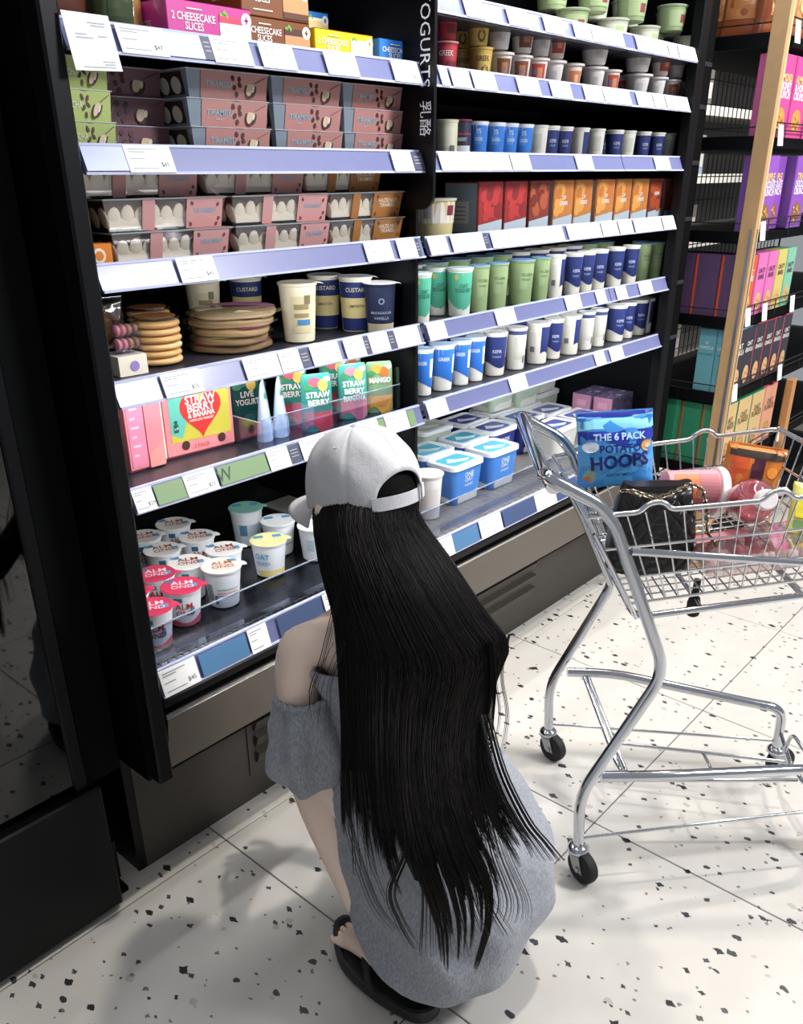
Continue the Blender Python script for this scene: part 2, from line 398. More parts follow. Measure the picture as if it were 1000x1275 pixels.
shelf('dark shelf at the top of the left bay, under the cheesecake cartons', S[1], XL, XD, 1.66,
      T(62, (147, 205, 'w$47'), (205, 250, 'l'), (250, 262, 'd'), (262, 310, 'w'), (322, 364, 'w'), (403, 442, 'w'), (487, 520, 'w$45')))
shelf('dark shelf of the left bay under the coffee-coloured tiramisu stacks', S[2], XL, XD, 1.66,
      T(202, (98, 155, 'l'), (156, 213, 'w$45'), (487, 511, 'w'), (511, 526, 'd')))
shelf('dark shelf of the left bay under the trays with cream scallops', S[3], XL, XD - .005, 1.68,
      T(330, (220, 266, 'w$45'), (454, 486, 'w'), (494, 516, 'w'), (516, 521, 'd')))
shelf('dark shelf of the left bay under the crepes and custard pots', S[4], XL, XD - .005, 1.70,
      T(470, (200, 248, 'w$55'),) + T(455, (303, 346, 'w')) + T(445, (347, 372, 'w'), (372, 384, 'd')) + T(435, (386, 421, 'w')) + T(430, (428, 452, 'w'), (452, 458, 'd')) + T(420, (459, 482, 'w'), (482, 490, 'd'), (491, 520, 'w')))
shelf('dark shelf of the left bay under the strawberry carton and pouches', S[5], XL, XD - .005, 1.72,
      T(625, (162, 191, 'w$29')) + T(605, (191, 228, 'g')) + T(595, (228, 268, 'w$25'),) + T(580, (270, 331, 'g')) + T(565, (332, 358, 'w'), (358, 372, 'd')) + T(545, (373, 436, 'w')) + T(525, (440, 470, 'w'), (470, 478, 'g')) + T(518, (479, 506, 'w'), (507, 515, 'g')), rail_z=.872)
shelf('low price rail along the left bay, under the almond yogurts', S[6], XL, XD - .004, 1.25,
      T(845, (198, 246, 'w$45')) + T(815, (247, 308, 'b')) + T(795, (309, 333, 'w')) + T(770, (345, 401, 'n')) + T(740, (402, 430, 'w')), rail_h=.052, rail_z=.511, board=False)
# right bay: two shelf runs meet at x = 2.27
XJ = 2.272
def right(lab, z, lt, rt, y1=1.66, rh=.038):
    shelf(lab[0], z, XD + .006, XJ, y1, lt, rail_h=rh); shelf(lab[1], z, XJ, XE, y1, rt, rail_h=rh, xr=XR)
right(('highest shelf of the right bay, long left run with pale pots', 'highest shelf of the right bay, short right run beside the end post'), S[0],
      T(20, (576, 600, 'w'), (630, 656, 'w'), (676, 700, 'w'), (714, 735, 'w'), (737, 757, 'w'), (758, 777, 'w')), T(45, (781, 797, 'w'), (798, 815, 'w'), (816, 831, 'w'), (833, 844, 'w'), (846, 856, 'w'), (857, 868, 'w')))
right(('right bay shelf with two layers of small pots, long left run', 'right bay shelf with two layers of small pots, short right run'), S[1],
      T(100, (546, 556, 'w'), (560, 583, 'w'), (587, 615, 'w'), (643, 670, 'w'), (685, 710, 'w'), (727, 750, 'w'), (752, 770, 'w'), (771, 788, 'w')), T(120, (792, 811, 'w'), (813, 827, 'w'), (829, 840, 'w'), (841, 857, 'w')))
right(('right bay shelf with squat blue and navy pots, long left run', 'right bay shelf with squat navy pots, short right run'), S[2],
      T(204, (546, 557, 'w'), (556, 581, 'w'), (582, 607, 'w'), (608, 633, 'w'), (635, 658, 'w'), (716, 736, 'w')), T(204, (814, 832, 'w')))
right(('right bay shelf with upright fruit cartons, long left run', 'right bay shelf with upright fruit cartons, short right run'), S[3],
      T(310, (528, 555, 'w'), (561, 600, 'w'), (600, 606, 'd'), (610, 631, 'w'), (632, 655, 'w'), (655, 676, 'w'), (677, 698, 'w'), (704, 725, 'w'), (725, 744, 'w'), (746, 765, 'w')), T(288, (769, 785, 'w'), (788, 805, 'w'), (806, 821, 'w'), (823, 837, 'w')))
right(('right bay shelf with tall green and navy tubs, long left run', 'right bay shelf with tall green and navy tubs, short right run'), S[4],
      T(420, (525, 553, 'w')) + T(402, (616, 639, 'w')) + T(382, (703, 721, 'w')) + T(375, (741, 752, 'w')), T(368, (766, 778, 'w'), (794, 809, 'w')), 1.70)
right(('right bay shelf with tall blue and navy tubs above the deck, long left run', 'right bay shelf with tall navy tubs above the deck, short right run'), S[5],
      T(508, (528, 555, 'w')) + T(475, (634, 654, 'w')) + T(448, (740, 755, 'w')), T(440, (759, 774, 'w')), 1.72)
shelf('low price rail along the right bay, under the blue tubs', S[6], XD + .004, XR, 1.25,
      T(675, (546, 563, 'w')) + T(662, (564, 594, 'b')) + T(650, (597, 623, 'w')) + T(635, (626, 664, 'n')) + T(620, (666, 690, 'w')) + T(600, (692, 730, 'n')), rail_h=.050, rail_z=.511, board=False)
# clear risers and wire grilles at the deck edge
for x0, x1, lab, gl in ((XL + .004, XD - .006, 'clear plastic riser in front of the almond yogurts', 'black wire grille between the almond yogurt riser and the price rail'), (XD + .008, XR - .02, 'clear plastic riser in front of the blue deck tubs', 'grey wire grille between the blue tub riser and the price rail')):
    mb = MB(); mb.box(x0, x1, 1.318, 1.321, .499, .567, CLEAR); mb.box(x0, x1, 1.3175, 1.3215, .567, .569, M('bright_acrylic_edge', '#9fa8b4', .2)); mb.box(x0, x1, 1.300, 1.318, .499, .5015, CLEAR)
    rz = thing('deck_riser', lab, 'riser', ((x0 + x1) / 2, 1.32, .499)); obj('clear_panel', mb.mesh('clear_panel', 0, ((x0 + x1) / 2, 1.32, .499)), rz)
    gt = thing('deck_grille', gl, 'grille', ((x0 + x1) / 2, 1.27, .499)); og = ((x0 + x1) / 2, 1.27, .499)
    WB = M('dark_coated_wire', '#26272b', .4) if x0 < 1 else M('grey_coated_wire', '#77736c', .4)
    for y in (1.253, 1.270, 1.292):
        q = MB(); q.tube([(x0, y, .503), (x1, y, .503)], .0014, WB, 6); obj('long_wire', q.mesh('long_wire', 40, og), gt)
    q = MB(); q.tube([(0, 1.250 - og[1], .006), (0, 1.294 - og[1], .006)], .0011, WB, 5); cm = q.mesh('cross_wire', 40)
    x = x0 + .01
    while x < x1: obj('cross_wire', cm, gt, (x - og[0], 0, 0)); x += .0175 if x0 < 1 else .03
# ------------------------------------------------------------------ product builders
def cup_r(z, rb, rt, h): return rb + (rt - rb) * z / h
def wrap(mb, a0, a1, lo, hi, mat, rb, rt, h, n=14, eps=.0005):
    """a printed patch lying on a tapered cup; angles in degrees, 0 faces -y"""
    v = []; f = []
    for i in range(n + 1):
        a = math.radians(a0 + (a1 - a0) * i / n); l = lo(i / n) if callable(lo) else lo; u = hi(i / n) if callable(hi) else hi
        for z in (l, u):
            r = cup_r(z, rb, rt, h) + eps; v.append((r * math.sin(a), -r * math.cos(a), z))
    for i in range(n): f.append((2 * i, 2 * i + 2, 2 * i + 3, 2 * i + 1))
    mb.add(v, f, mat)
def cup_fn(a0, z0, rb, rt, h, eps=.0009):
    def fn(x, y):
        r = cup_r(z0 + y, rb, rt, h) + eps; a = math.radians(a0) + x / r
        return (r * math.sin(a), -r * math.cos(a), z0 + y)
    return fn
CUPS = {}
def cup(key, rt, rb, h, body, patches=(), texts=(), lid='#f3f4f2', lidtexts=(), tab=True, lidpatch=None, rim=1.06, foil=False, n=28):
    if key in CUPS: return CUPS[key]
    B = K(body) if isinstance(body, str) else body
    mb = MB(); mb.lathe([(rb * .9, .0), (rb, .0025), (rt, h - .004), (rt * rim, h - .003), (rt * rim, h - .0005)], B, n)
    parts = [('pot_body', mb.mesh('pot_body', 40))]
    if patches or texts:
        q = MB()
        for k, p in enumerate(patches): wrap(q, p[0], p[1], p[2], p[3], K(p[4]), rb, rt, h, eps=.0005 + .00025 * k)
        for t in texts: q.text(t[0], t[1], cup_fn(t[2], t[3], rb, rt, h, .0005 + .0003 * (len(patches) + 1)), K(t[4]), t[5] if len(t) > 5 else None, .01)
        parts.append(('printed_label', q.mesh('printed_label', 0)))
    L = MB(); lm = M('foil_' + lid.lstrip('#'), lid, .28 if foil else .35, .35 if foil else 0, coat=.3)
    R = rt * rim * 1.02
    L.lathe([(R * .98, h - .0005), (R, h + .0002), (R, h + .0012), (R * .93, h + .0022), (R * .86, h + .0012), (0.0001, h + .0014)], lm, n, cap0=True, cap1=False)
    if tab:
        w_ = rt * .30; L.loft([[(R * .95 * 1, -w_, h + .0004), (R * .95, w_, h + .0004), (R * .95, w_, h + .0012), (R * .95, -w_, h + .0012)],
                               [(R + .006, -w_ * .8, h - .001), (R + .006, w_ * .8, h - .001), (R + .006, w_ * .8, h), (R + .006, -w_ * .8, h)],
                               [(R + .011, -w_ * .35, h - .003), (R + .011, w_ * .35, h - .003), (R + .011, w_ * .35, h - .002), (R + .011, -w_ * .35, h - .002)]], lm)
    if lidpatch:
        for (x0, x1, y0, y1, c) in lidpatch: L.box(x0 * R, x1 * R, y0 * R, y1 * R, h + .0014, h + .0020, K(c))
    for t in lidtexts: L.text(t[0], t[1], (lambda t: lambda x, y: (t[2] + x, t[3] + y, h + .0024))(t), K(t[4]), None, .015)
    parts.append(('lid', L.mesh('lid', 50)))
    CUPS[key] = parts; return parts

def box_part(x0, x1, y0, y1, z0, z1, col, rough=.45, b=.0012):
    mb = MB(); mb.rbox(x0, x1, y0, y1, z0, z1, K(col, rough), b); return mb
def disc(mb, cx, cz, rx, rz, y, mat, n=16, ph=0):
    mb.poly([(cx + rx * math.cos(2 * PI * k / n) * math.cos(ph) - rz * math.sin(2 * PI * k / n) * math.sin(ph), y, cz + rx * math.cos(2 * PI * k / n) * math.sin(ph) + rz * math.sin(2 * PI * k / n) * math.cos(ph)) for k in range(n)], mat)

# --- tapered tray with a paper sleeve (coffee dessert), W wide, D deep, H tall, origin at base front-left
def tiramisu(key, W, D, H, sleeve, ink, txt, s0=.17, dull=False):
    if key in CUPS: return CUPS[key]
    def sec(z, e=0):
        k = .008 + e - .0 - (z / H) * .008; return [(k, k, z), (W - k, k, z), (W - k, D - k, z), (k, D - k, z)]
    tr = MB(); PLA = M('tray_grey_film', '#8c98a4', .15, coat=.5)
    tr.loft([sec(0), sec(H * .96)], PLA)
    lip = MB(); lip.rbox(-.002, W + .002, -.002, D + .002, H * .95, H - .0004, CLEAR if False else M('lid_film', '#c9d0d6', .12), .001)
    # dark and cream layers pressed against the left end wall of the tray
    ct = MB(); CR = K('#e9e3d6'); CH = K('#38231c')
    def endf(u, z, e=.0006):
        k = .008 - (z / H) * .008; return (k - e, D * (1 - u), z)
    ct.poly([endf(.15, H * .1), endf(.85, H * .1), endf(.85, H * .88), endf(.15, H * .88)], CH)
    for u0 in (.2, .52):
        ct.poly([endf(u0 + .14 + .13 * math.cos(a), H * .42 + H * .30 * math.sin(a), .0016) for a in [k * PI / 8 for k in range(16)]], CR)
    sl = MB(); SM = K(sleeve, .5); x0, x1 = W * s0, W * .985
    fr = lambda x, z, e=.0012: Vector((x, .008 - e - (z / H) * .008, z))
    n = 10; v = []; f = []
    for i in range(n + 1):
        t = i / n; x = x0 + (x1 - x0) * t; dip = .35 * max(0, math.sin(PI * min(1, max(0, (t - .34) / .34)))) if .34 < t < .68 else 0
        v += [fr(x, .0005), fr(x, H * (1.0 - .22 * dip)), ]
    for i in range(n): f.append((2 * i, 2 * i + 2, 2 * i + 3, 2 * i + 1))
    sl.add(v, f, SM)
    sl.loft([[(x0, -.0012, H - .0003), (x1, -.0012, H - .0003), (x1, D, H - .0003), (x0, D, H - .0003)], [(x0, -.0012, H), (x1, -.0012, H), (x1, D, H), (x0, D, H)]], SM)
    kx = .0022
    sl.poly([(x1 - .006 * 0 + .0 - .006, .008, .0005), (x1 + .0008, 0, H), (x1 + .0008, D, H), (x1 - .006, D - .008, .0005)], SM)
    pr = MB(); sw = x1 - x0
    pr.text(txt, H * .30, lambda a, b: fr(x0 + sw * .26 + a, H * .50 + b, .002), K(ink), sw * .40, .012)
    pr.box(x0 + sw * .2, x0 + sw * .3, fr(0, H * .28, .002).y, fr(0, H * .28, .0013).y, H * .26, H * .285, K(ink))
    BE = K('#4a2320')
    for bx, bz, ph in ((.46, .75, .9), (.56, .72, .2), (.57, .52, 1.2), (.53, .2, .5), (.49, .42, 0)):
        c = fr(x0 + sw * bx, H * bz, .002); disc(pr, c.x, c.z, sw * .026, H * .11, c.y, BE, 12, ph - .5)
    c = fr(x0 + sw * .74, H * .42, .0021)
    disc(pr, c.x, c.z, sw * .085, H * .36, c.y, K('#3a211b'), 16, -.5); c = fr(0, H * .4, .0026)
    disc(pr, x0 + sw * .72, H * .40, sw * .045, H * .27, c.y, K('#d9c3a2'), 14, -.5); disc(pr, x0 + sw * .775, H * .42, sw * .02, H * .14, c.y - .0004, K('#e8dcc5'), 12, -.4)
    a_, b_ = fr(x0 + sw * .80, H * .60, .0024), fr(x0 + sw * .97, H * .84, .0024)
    pr.poly([a_, a_ + Vector((0, 0, H * .03)), b_ + Vector((0, 0, H * .03)), b_], K('#6b4a42'))
    CUPS[key] = [('tray', tr.mesh('tray', 0), [('filling', ct.mesh('filling', 0)), ('film_lid', lip.mesh('film_lid', 0))]), ('paper_sleeve', sl.mesh('paper_sleeve', 0), [('sleeve_print', pr.mesh('sleeve_print', 0))])]
    return CUPS[key]

# --- clear tray showing biscuit and cream behind its wall, paper band at the right
def dessert_tray(key, W, D, H, band, ink, txt, b0=.66):
    if key in CUPS: return CUPS[key]
    def k(z): return .012 - .012 * z / H
    shell = MB(); shell.loft([[(k(z) + q * (W - 2 * k(z)), k(z) + r * (D - 2 * k(z)), z) for q, r in ((0, 0), (1, 0), (1, 1), (0, 1))] for z in (.0005, H * .95)], CLEAR)
    shell.rbox(-.002, W + .002, -.003, D + .002, H * .94, H - .0004, M('tray_rim_clear', '#aab2b6', .1, coat=.6), .001)
    ins = MB(); e = .003
    ins.loft([[(k(z) + e + q * (W - 2 * k(z) - 2 * e), k(z) + e + .004 + r * (D - 2 * k(z) - 2 * e - .004), z) for q, r in ((0, 0), (1, 0), (1, 1), (0, 1))] for z in (.002, H * .90)], K('#4a3028', .6))
    cr = MB(); CR = K('#f6e6c4', .55)
    def lobe(px, pz, rx, rz, y, axis):
        n = 12; rg = []
        for s_, dz in ((1, 0), (.92, .0018), (.6, .0032)):
            ring = []
            for j in range(n):
                a = 2 * PI * j / n; u, z = rx * s_ * math.cos(a), rz * s_ * math.sin(a)
                zz = pz + z; kk = k(zz) + .0035 + .004
                ring.append((px + u, kk - dz, zz) if axis == 'x' else (k(zz) + .0035 - dz, px - u, zz))
            rg.append(ring)
        cr.loft(rg, CR, False, True)
    nl = 9; pitch = W * .93 / nl
    for i in range(nl):
        x = W * .05 + pitch * (i + .5); lobe(x, H * .42 + (H * .06 if i % 2 else 0), pitch * .52, H * .34, 0, 'x')
    for i in range(4): lobe(D * (.17 + .22 * i), H * .42, D * .10, H * .33, 0, 'y')
    cr.box(W * .06, W * .94, .0125, .02, H * .08, H * .40, CR)
    bd = MB(); BM = K(band, .5)
    for x0, x1 in ((W * b0, W * .975), (W * .30, W * .40)):
        f = lambda x, z, e=.0012: (x, k(z) - e, z)
        bd.add([f(x0, .0005), f(x1, .0005), f(x1, H), f(x0, H)], [(0, 1, 2, 3)], BM)
        bd.box(x0, x1, -.0035, D, H - .0004, H, BM)
    bd.poly([(W * .975 - .0, .012, .0005), (W + .0005, 0, H), (W + .0005, D, H), (W * .975, D - .012, .0005)], BM)
    pr = MB(); sw = W * (.975 - b0)
    pr.text(txt, H * .22, lambda a, b: (W * (b0 + .975) / 2 + a, k(H * .55 + b) - .0018, H * .55 + b), K(ink), sw * .66, .012)
    for bx, bz in ((.12, .15), (.14, .8), (.86, .75), (.9, .3), (.84, .12)):
        disc(pr, W * b0 + sw * bx, H * bz, sw * .035, H * .08, k(H * bz) - .0018, K('#6a3b33'), 10, bx * 3)
    CUPS[key] = [('clear_tray', shell.mesh('clear_tray', 0), [('biscuit_base', ins.mesh('biscuit_base', 0)), ('cream_scallops', cr.mesh('cream_scallops', 40))]), ('paper_band', bd.mesh('paper_band', 0), [('band_print', pr.mesh('band_print', 0))])]
    return CUPS[key]

def superring(cx, cy, z, a, b, e=3.0, n=24):
    out = []
    for j in range(n):
        t = 2 * PI * j / n; c, s_ = math.cos(t), math.sin(t)
        out.append((cx + a * math.copysign(abs(c) ** (2 / e), c), cy + b * math.copysign(abs(s_) ** (2 / e), s_), z))
    return out

# ------------------------------------------------------------------ left bay, top shelf: cheesecake cartons and bags
def cake_box(key, W, D, H, col, txt, cake, flag=None):
    mb = box_part(0, W, 0, D, 0, H, col, .35)
    fl = MB(); fl.poly([(0, -.0003, H + .0004), (W, -.0003, H + .0004), (W, D * .5, H + .0004), (0, D * .5, H + .0004)], K(col, .3))
    pr = MB(); F = lambda e: front_fn(0, 0, 0, e)
    f = front_fn(W * .30, 0, H * .55, .0008); pr.text(txt, H * .24, f, K('#f4efe6'), W * .5, .012)
    pr.box(W * .16, W * .44, -.001, 0, H * .16, H * .19, K('#e8dfd0')); pr.box(W * .22, W * .40, -.001, 0, H * .82, H * .85, K('#f0d9c0'))
    x0, x1 = W * .60, W * .985
    for z0, z1, c in cake: pr.box(x0, x1, -.0011, 0, H * z0, H * z1, K(c))
    disc(pr, W * .93, H * .74, H * .17, H * .17, -.0014, K('#f7f4ee'), 18); pr.box(W * .92, W * .94, -.0018, 0, H * .66, H * .82, K(col)); pr.box(W * .905, W * .955, -.0018, 0, H * .72, H * .76, K(col))
    for k in range(3): disc(pr, W * (.63 + .03 * k), H * (.80 + .05 * (k % 2)), H * .07, H * .04, -.0013, K('#6fae3c'), 8, k)
    pe = MB(); pe.text(txt.split('\n')[-1], H * .2, lambda a, b: (-.0008, D * .5 - a, H * .5 + b), K('#e8d9cf'), D * .6)
    return [('carton', mb.mesh('carton', 0)), ('front_print', pr.mesh('front_print', 0)), ('end_print', pe.mesh('end_print', 0)), ('top_flap', fl.mesh('top_flap', 0))]
z = S[1]; y = 1.275
CT = 'Cartons of cheesecake slices'.lower()
pinkcake = ((.06, .22, '#b9793e'), (.22, .40, '#f0e2c6'), (.40, .62, '#f6efe2'), (.62, .78, '#d0395c'))
brown = ((.06, .22, '#5a2e1b'), (.22, .62, '#c98f5d'), (.62, .80, '#4b2416'))
yel = ((.06, .2, '#b98a4a'), (.2, .66, '#f5e7b8'), (.66, .8, '#fbf6e0'))
place(cake_box('cp', .165, .12, .062, '#c5388f', '2 CHEESECAKE\nSLICES', pinkcake), 'cheesecake_carton', 'magenta cheesecake slices carton beside the brown cartons', 'carton', (.905, y, z), 0, CT)
tb = cake_box('cb', .150, .12, .055, '#7a451f', '2 CHEESECAKE\nSLICES', brown)
place(tb, 'cheesecake_carton', 'brown triple chocolate cheesecake carton, lower of the two brown ones', 'carton', (1.052, y + .0, z), 0, CT)
place(tb, 'cheesecake_carton', 'brown triple chocolate cheesecake carton, upper of the two brown ones', 'carton', (1.055, y + .004, z + .0565), 0, CT)
place(cake_box('cy', .150, .12, .052, '#e9c21f', '2 CHEESECAKE\nSLICES', yel), 'cheesecake_carton', 'bright yellow cheesecake carton beside the blue cartons', 'carton', (1.213, y, z), 0, CT)
tbl = cake_box('cl', .145, .12, .050, '#2f7bd0', 'CHEESECAKE\nSLICES', ((.06, .25, '#c07a3e'), (.25, .7, '#efd9a4'), (.7, .8, '#fbf3d8')))
place(tbl, 'cheesecake_carton', 'blue cheesecake carton at the right end, in front of the sign blade', 'carton', (1.372, y - .008, z), 0, CT)
place(tbl, 'cheesecake_carton', 'blue cheesecake carton lying behind the yellow one', 'carton', (1.235, y + .13, z), 0, CT)
place(tbl, 'cheesecake_carton', 'blue cheesecake carton on top of the other rear blue one', 'carton', (1.232, y + .132, z + .052), 0, CT)
def wrk(x, z, W, H):
    u, t = x / W, z / H; env = math.sin(PI * min(1, max(0, t))) ** .5
    return env * W * .45 * (.012 * math.sin(u * 9 + t * 14) + .009 * math.sin(u * 17 - t * 9 + 1) + .007 * math.sin(t * 31 + u * 5)) + W * .010 * math.sin(u * 34) * max(0, abs(t - .5) * 2 - .55)
def bag(key, W, H, T_, col, prints=(), top=None, mat=None, seal=.1):
    mm = mat or K(col, .3); mb = MB(); rg = []
    for i, t in enumerate((0, .04, .08, .13, .2, .27, .34, .41, .48, .55, .62, .69, .76, .82, .88, .93, .97, 1.0)):
        th = T_ / 2 * (.12 + .88 * math.sin(PI * min(1, max(0, .06 + t * .92))) ** .6) if t < .95 else T_ * .04
        rg.append(superring(0, 0, H * t, W / 2 * (1 - .05 * math.sin(PI * t)), max(th, .0015), 2.4 if .1 < t < .9 else 4, 56))
    rg = [[(x, y + math.copysign(wrk(x, zz, W, H), y), zz) for x, y, zz in r] for r in rg]
    mb.loft(rg, mm); out = [('bag_body', mb.mesh('bag_body', 60))]
    pr = MB()
    def surf(x, z, e=.0015):
        t = min(.999, max(0, z / H)); th = T_ / 2 * (.12 + .88 * math.sin(PI * (.06 + t * .92)) ** .6); q = min(.98, abs(x) / (W / 2 * (1 - .05 * math.sin(PI * t))))
        return (x, -th * (1 - q ** 2.4) ** (1 / 2.4) - e - wrk(x, z, W, H), z)
    for p in prints: p(pr, surf)
    if pr.v: out.append(('bag_print', pr.mesh('bag_print', 0)))
    return out
def spatch(x0, x1, z0, z1, c, e=.0015, n=10, wave=0):
    def go(pr, surf):
        v = []; f = []
        for i in range(n + 1):
            for j in range(n + 1):
                x = x0 + (x1 - x0) * i / n; zz = z0 + (z1 - z0) * j / n
                if wave: zz += wave * math.sin(i / n * 7) * (1 - j / n)
                v.append(surf(x, zz, e))
        for i in range(n):
            for j in range(n): a = i * (n + 1) + j; f.append((a, a + n + 1, a + n + 2, a + 1))
        pr.add(v, f, K(c, .3))
    return go
def stext(t, size, x, z, c, wmax=None, e=.0026, rot=0, bold=.012):
    def go(pr, surf):
        cr, sr = math.cos(rot), math.sin(rot)
        pr.text(t, size, lambda a, b: surf(x + a * cr - b * sr, z + a * sr + b * cr, e), K(c, .35), wmax, bold)
    return go
def sdisc(x, z, rx, rz, c, e=.002):
    def go(pr, surf): pr.poly([surf(x + rx * math.cos(2 * PI * k / 18), z + rz * math.sin(2 * PI * k / 18), e) for k in range(18)], K(c, .35))
    return go
place([('bag_body', bag('x', .10, .13, .06, '#5b3327')[0][1])], 'chocolate_pouch', 'dark brown pouch at the far left end of the top shelf', 'pouch', (.755, 1.33, z))
place(bag('gb', .062, .12, .05, '#4c5a3a', [spatch(-.02, .024, .02, .11, '#3f4a2f'), stext('MINI', .012, 0, .085, '#dfe3cf'), stext('MUFFINS', .010, 0, .066, '#dfe3cf')]), 'biscuit_bag', 'olive green bag beside the clear biscuit jar on the top shelf', 'pouch', (.828, 1.30, z))
jr = MB(); jr.lathe([(.026, 0), (.032, .006), (.032, .07), (.027, .082), (.027, .09)], clear('jar_clear', '#f2ead6', .15), 20)
jc = MB(); jc.lathe([(.025, .002), (.030, .008), (.030, .062), (.02, .068)], K('#b58a4c'), 18)
jl = MB(); jl.lathe([(.028, .088), (.028, .098), (.026, .1)], K('#8c9296'), 20)
place([('jar_glass', jr.mesh('jar_glass', 40), [('biscuits', jc.mesh('biscuits', 40))]), ('jar_lid', jl.mesh('jar_lid', 40))], 'biscuit_jar', 'small clear jar of golden biscuits beside the magenta carton', 'jar', (.872, 1.345, z))
# paper notice hanging over the top rail (square code left out)
q = MB(); a0, a1, a2, a3 = [on_y(px, py, yy) for px, py, yy in ((75, 12, 1.196), (134, 20, 1.196), (153, 89, 1.182), (95, 87, 1.182))]
q.hexa([a3, a2, a2 + Vector((0, .001, 0)), a3 + Vector((0, .001, 0)), a0, a1, a1 + Vector((0, .001, 0)), a0 + Vector((0, .001, 0))], M('white_notice_paper', '#eef0f8', .4))
qi = MB()
def nfn(u, v, e=.0007): return a3.lerp(a2, u).lerp(a0.lerp(a1, u), v) + Vector((0, -e, 0))
for u0, u1, v0 in ((.5, .88, .83), (.55, .86, .78), (.18, .42, .62), (.18, .55, .56), (.65, .86, .60), (.62, .9, .15), (.65, .88, .10), (.18, .88, .05)):
    qi.poly([nfn(u0, v0), nfn(u1, v0), nfn(u1, v0 + .025), nfn(u0, v0 + .025)], GREYP)
nt_ = thing('paper_notice', 'white paper notice hanging over the left end of the top price rail', 'notice', a3)
obj('sheet', q.mesh('sheet', 0, a3), nt_); obj('notice_print', qi.mesh('notice_print', 0, a3), nt_)

# ------------------------------------------------------------------ left bay, second shelf: tiramisu stacks
z = S[2]; H = .0410; LY = ['bottom', 'middle', 'top']
tp = tiramisu('tp', .168, .10, H, '#c08a84', '#9fc4d2', 'TIRAMISU'); td = tiramisu('td', .168, .10, H, '#7a5660', '#7fa8b8', 'TIRAMISU', .02); tg_ = tiramisu('tg', .155, .10, H, '#b6c67a', '#e9edd2', 'MATCHA', .02)
for col, x, yy, t, nm in (('green', .640, 1.262, tg_, 'green'), ('dusky mauve', .757, 1.330, td, 'mauve'), ('first pink', .925, 1.268, tp, 'pink'), ('second pink', 1.100, 1.268, tp, 'pink'), ('third pink', 1.273, 1.268, tp, 'pink')):
    for k in range(3):
        xx = max(x, .697) if nm == 'green' else x
        tt = t if nm != 'green' else tiramisu('tg2', .088, .06, H, '#b6c67a', '#e9edd2', 'MATCHA', .02)
        place(tt, 'tiramisu_box', f'{col} sleeved dessert box, {LY[k]} layer of its stack, second left shelf', 'dessert box', (xx + U(-.002, .002), yy + U(-.002, .003), z + k * H), U(-.012, .012), 'sleeved desserts on the second shelf')
place(td, 'tiramisu_box', 'mauve sleeved dessert box turned sideways in the gap beside the first pink stack', 'dessert box', (.935, 1.40, z), 0, 'sleeved desserts on the second shelf')

# ------------------------------------------------------------------ left bay, third shelf: trays with cream scallops
z = S[3]; H = .0485
t1 = dessert_tray('d1', .232, .12, H, '#d09a98', '#9db8c8', 'TIRAMISU'); t2 = dessert_tray('d2', .212, .12, H, '#a9713a', '#f2e2c6', 'HAZELNUT\nTIRAMISU', .58)
for k, xs in enumerate(((.752, .993, 1.226), (.745, .990, 1.226), (.706, .945, 1.175))):
    for i, x in enumerate(xs):
        t = t2 if i == 2 else t1
        lab = ('left pink-banded', 'right pink-banded', 'brown hazelnut-banded')[i]
        place(t, 'dessert_tray', f'{lab} clear tray with cream scallops, {LY[k]} layer on the third shelf', 'dessert tray', (x, 1.262 + .012 * (k == 2) + U(-.002, .002), z + k * H), 0, 'clear dessert trays on the third shelf')
ob = MB(); ob.rbox(0, .045, 0, .03, 0, .035, K('#e8862a', .4), .001); oq = MB(); disc(oq, .022, .018, .011, .011, -.0008, K('#f6ead8'), 16); disc(oq, .022, .018, .007, .007, -.0012, K('#e8862a'), 16)
place([('carton', ob.mesh('carton', 0)), ('front_print', oq.mesh('front_print', 0))], 'small_carton', 'small orange carton at the left end of the third shelf', 'carton', (.700, 1.255, z))

# ------------------------------------------------------------------ left bay, fourth shelf: biscuits, crepes, custard pots
z = S[4]
def PXC(px, py, y): return on_y(px, py, y).x
mc = MB(); mc.hexa([(0, 0, 0), (.055, 0, 0), (.055, .06, 0), (0, .06, 0), (0, 0, .034), (.055, 0, .034), (.055, .06, .034), (0, .06, .034)], K('#ece2cf', .6))
mq = MB(); disc(mq, .03, .016, .009, .009, -.0008, K('#9a86c6'), 18)
mg = MB(); mg.rbox(.001, .054, .001, .059, .0345, .088, CLEAR, .004)
mac = [('card_base', mc.mesh('card_base', 0), [('round_sticker', mq.mesh('round_sticker', 0))]), ('clear_cover', mg.mesh('clear_cover', 0))]
for zz in (.052, .076):
    for k in range(4):
        mm = MB(); cc = ['#d9838c', '#d9838c', '#a9785f', '#8a6048'][k]
        mm.tube([(.008 + k * .011, .018, zz - .0), (.0105 + k * .011, .018, zz), (.0115 + k * .011, .018, zz), (.0175 + k * .011, .018, zz)], [.0075, .0108, .0108, .0080], K(cc, .7), 14); mac.append(('macaron', mm.mesh('macaron', 50)))
place(mac, 'macaron_pack', 'clear pack of pink and brown macarons with a purple sticker', 'pack', (.782, 1.348, z), -.05)
bq = bag('bb', .11, .115, .035, '#b6a58f', [sdisc(0, .06, .035, .035, '#5f3a22'), sdisc(0, .06, .022, .022, '#8a5a35', .0028)], mat=clear('cello', '#d8d2c8', .22))
bi = MB(); bi.lathe([(.04, -.008), (.042, 0), (.04, .008)], K('#8a5f3c', .8), 24)
r_ = place(bq, 'wafer_bag', 'clear bag with a round brown label behind the macaron pack', 'pouch', (.84, 1.50, z))
for o in (obj('wafer', bi.mesh('wafer', 50), r_, (0, 0, .06)),): o.rotation_euler = (PI / 2, 0, 0)
pk = []
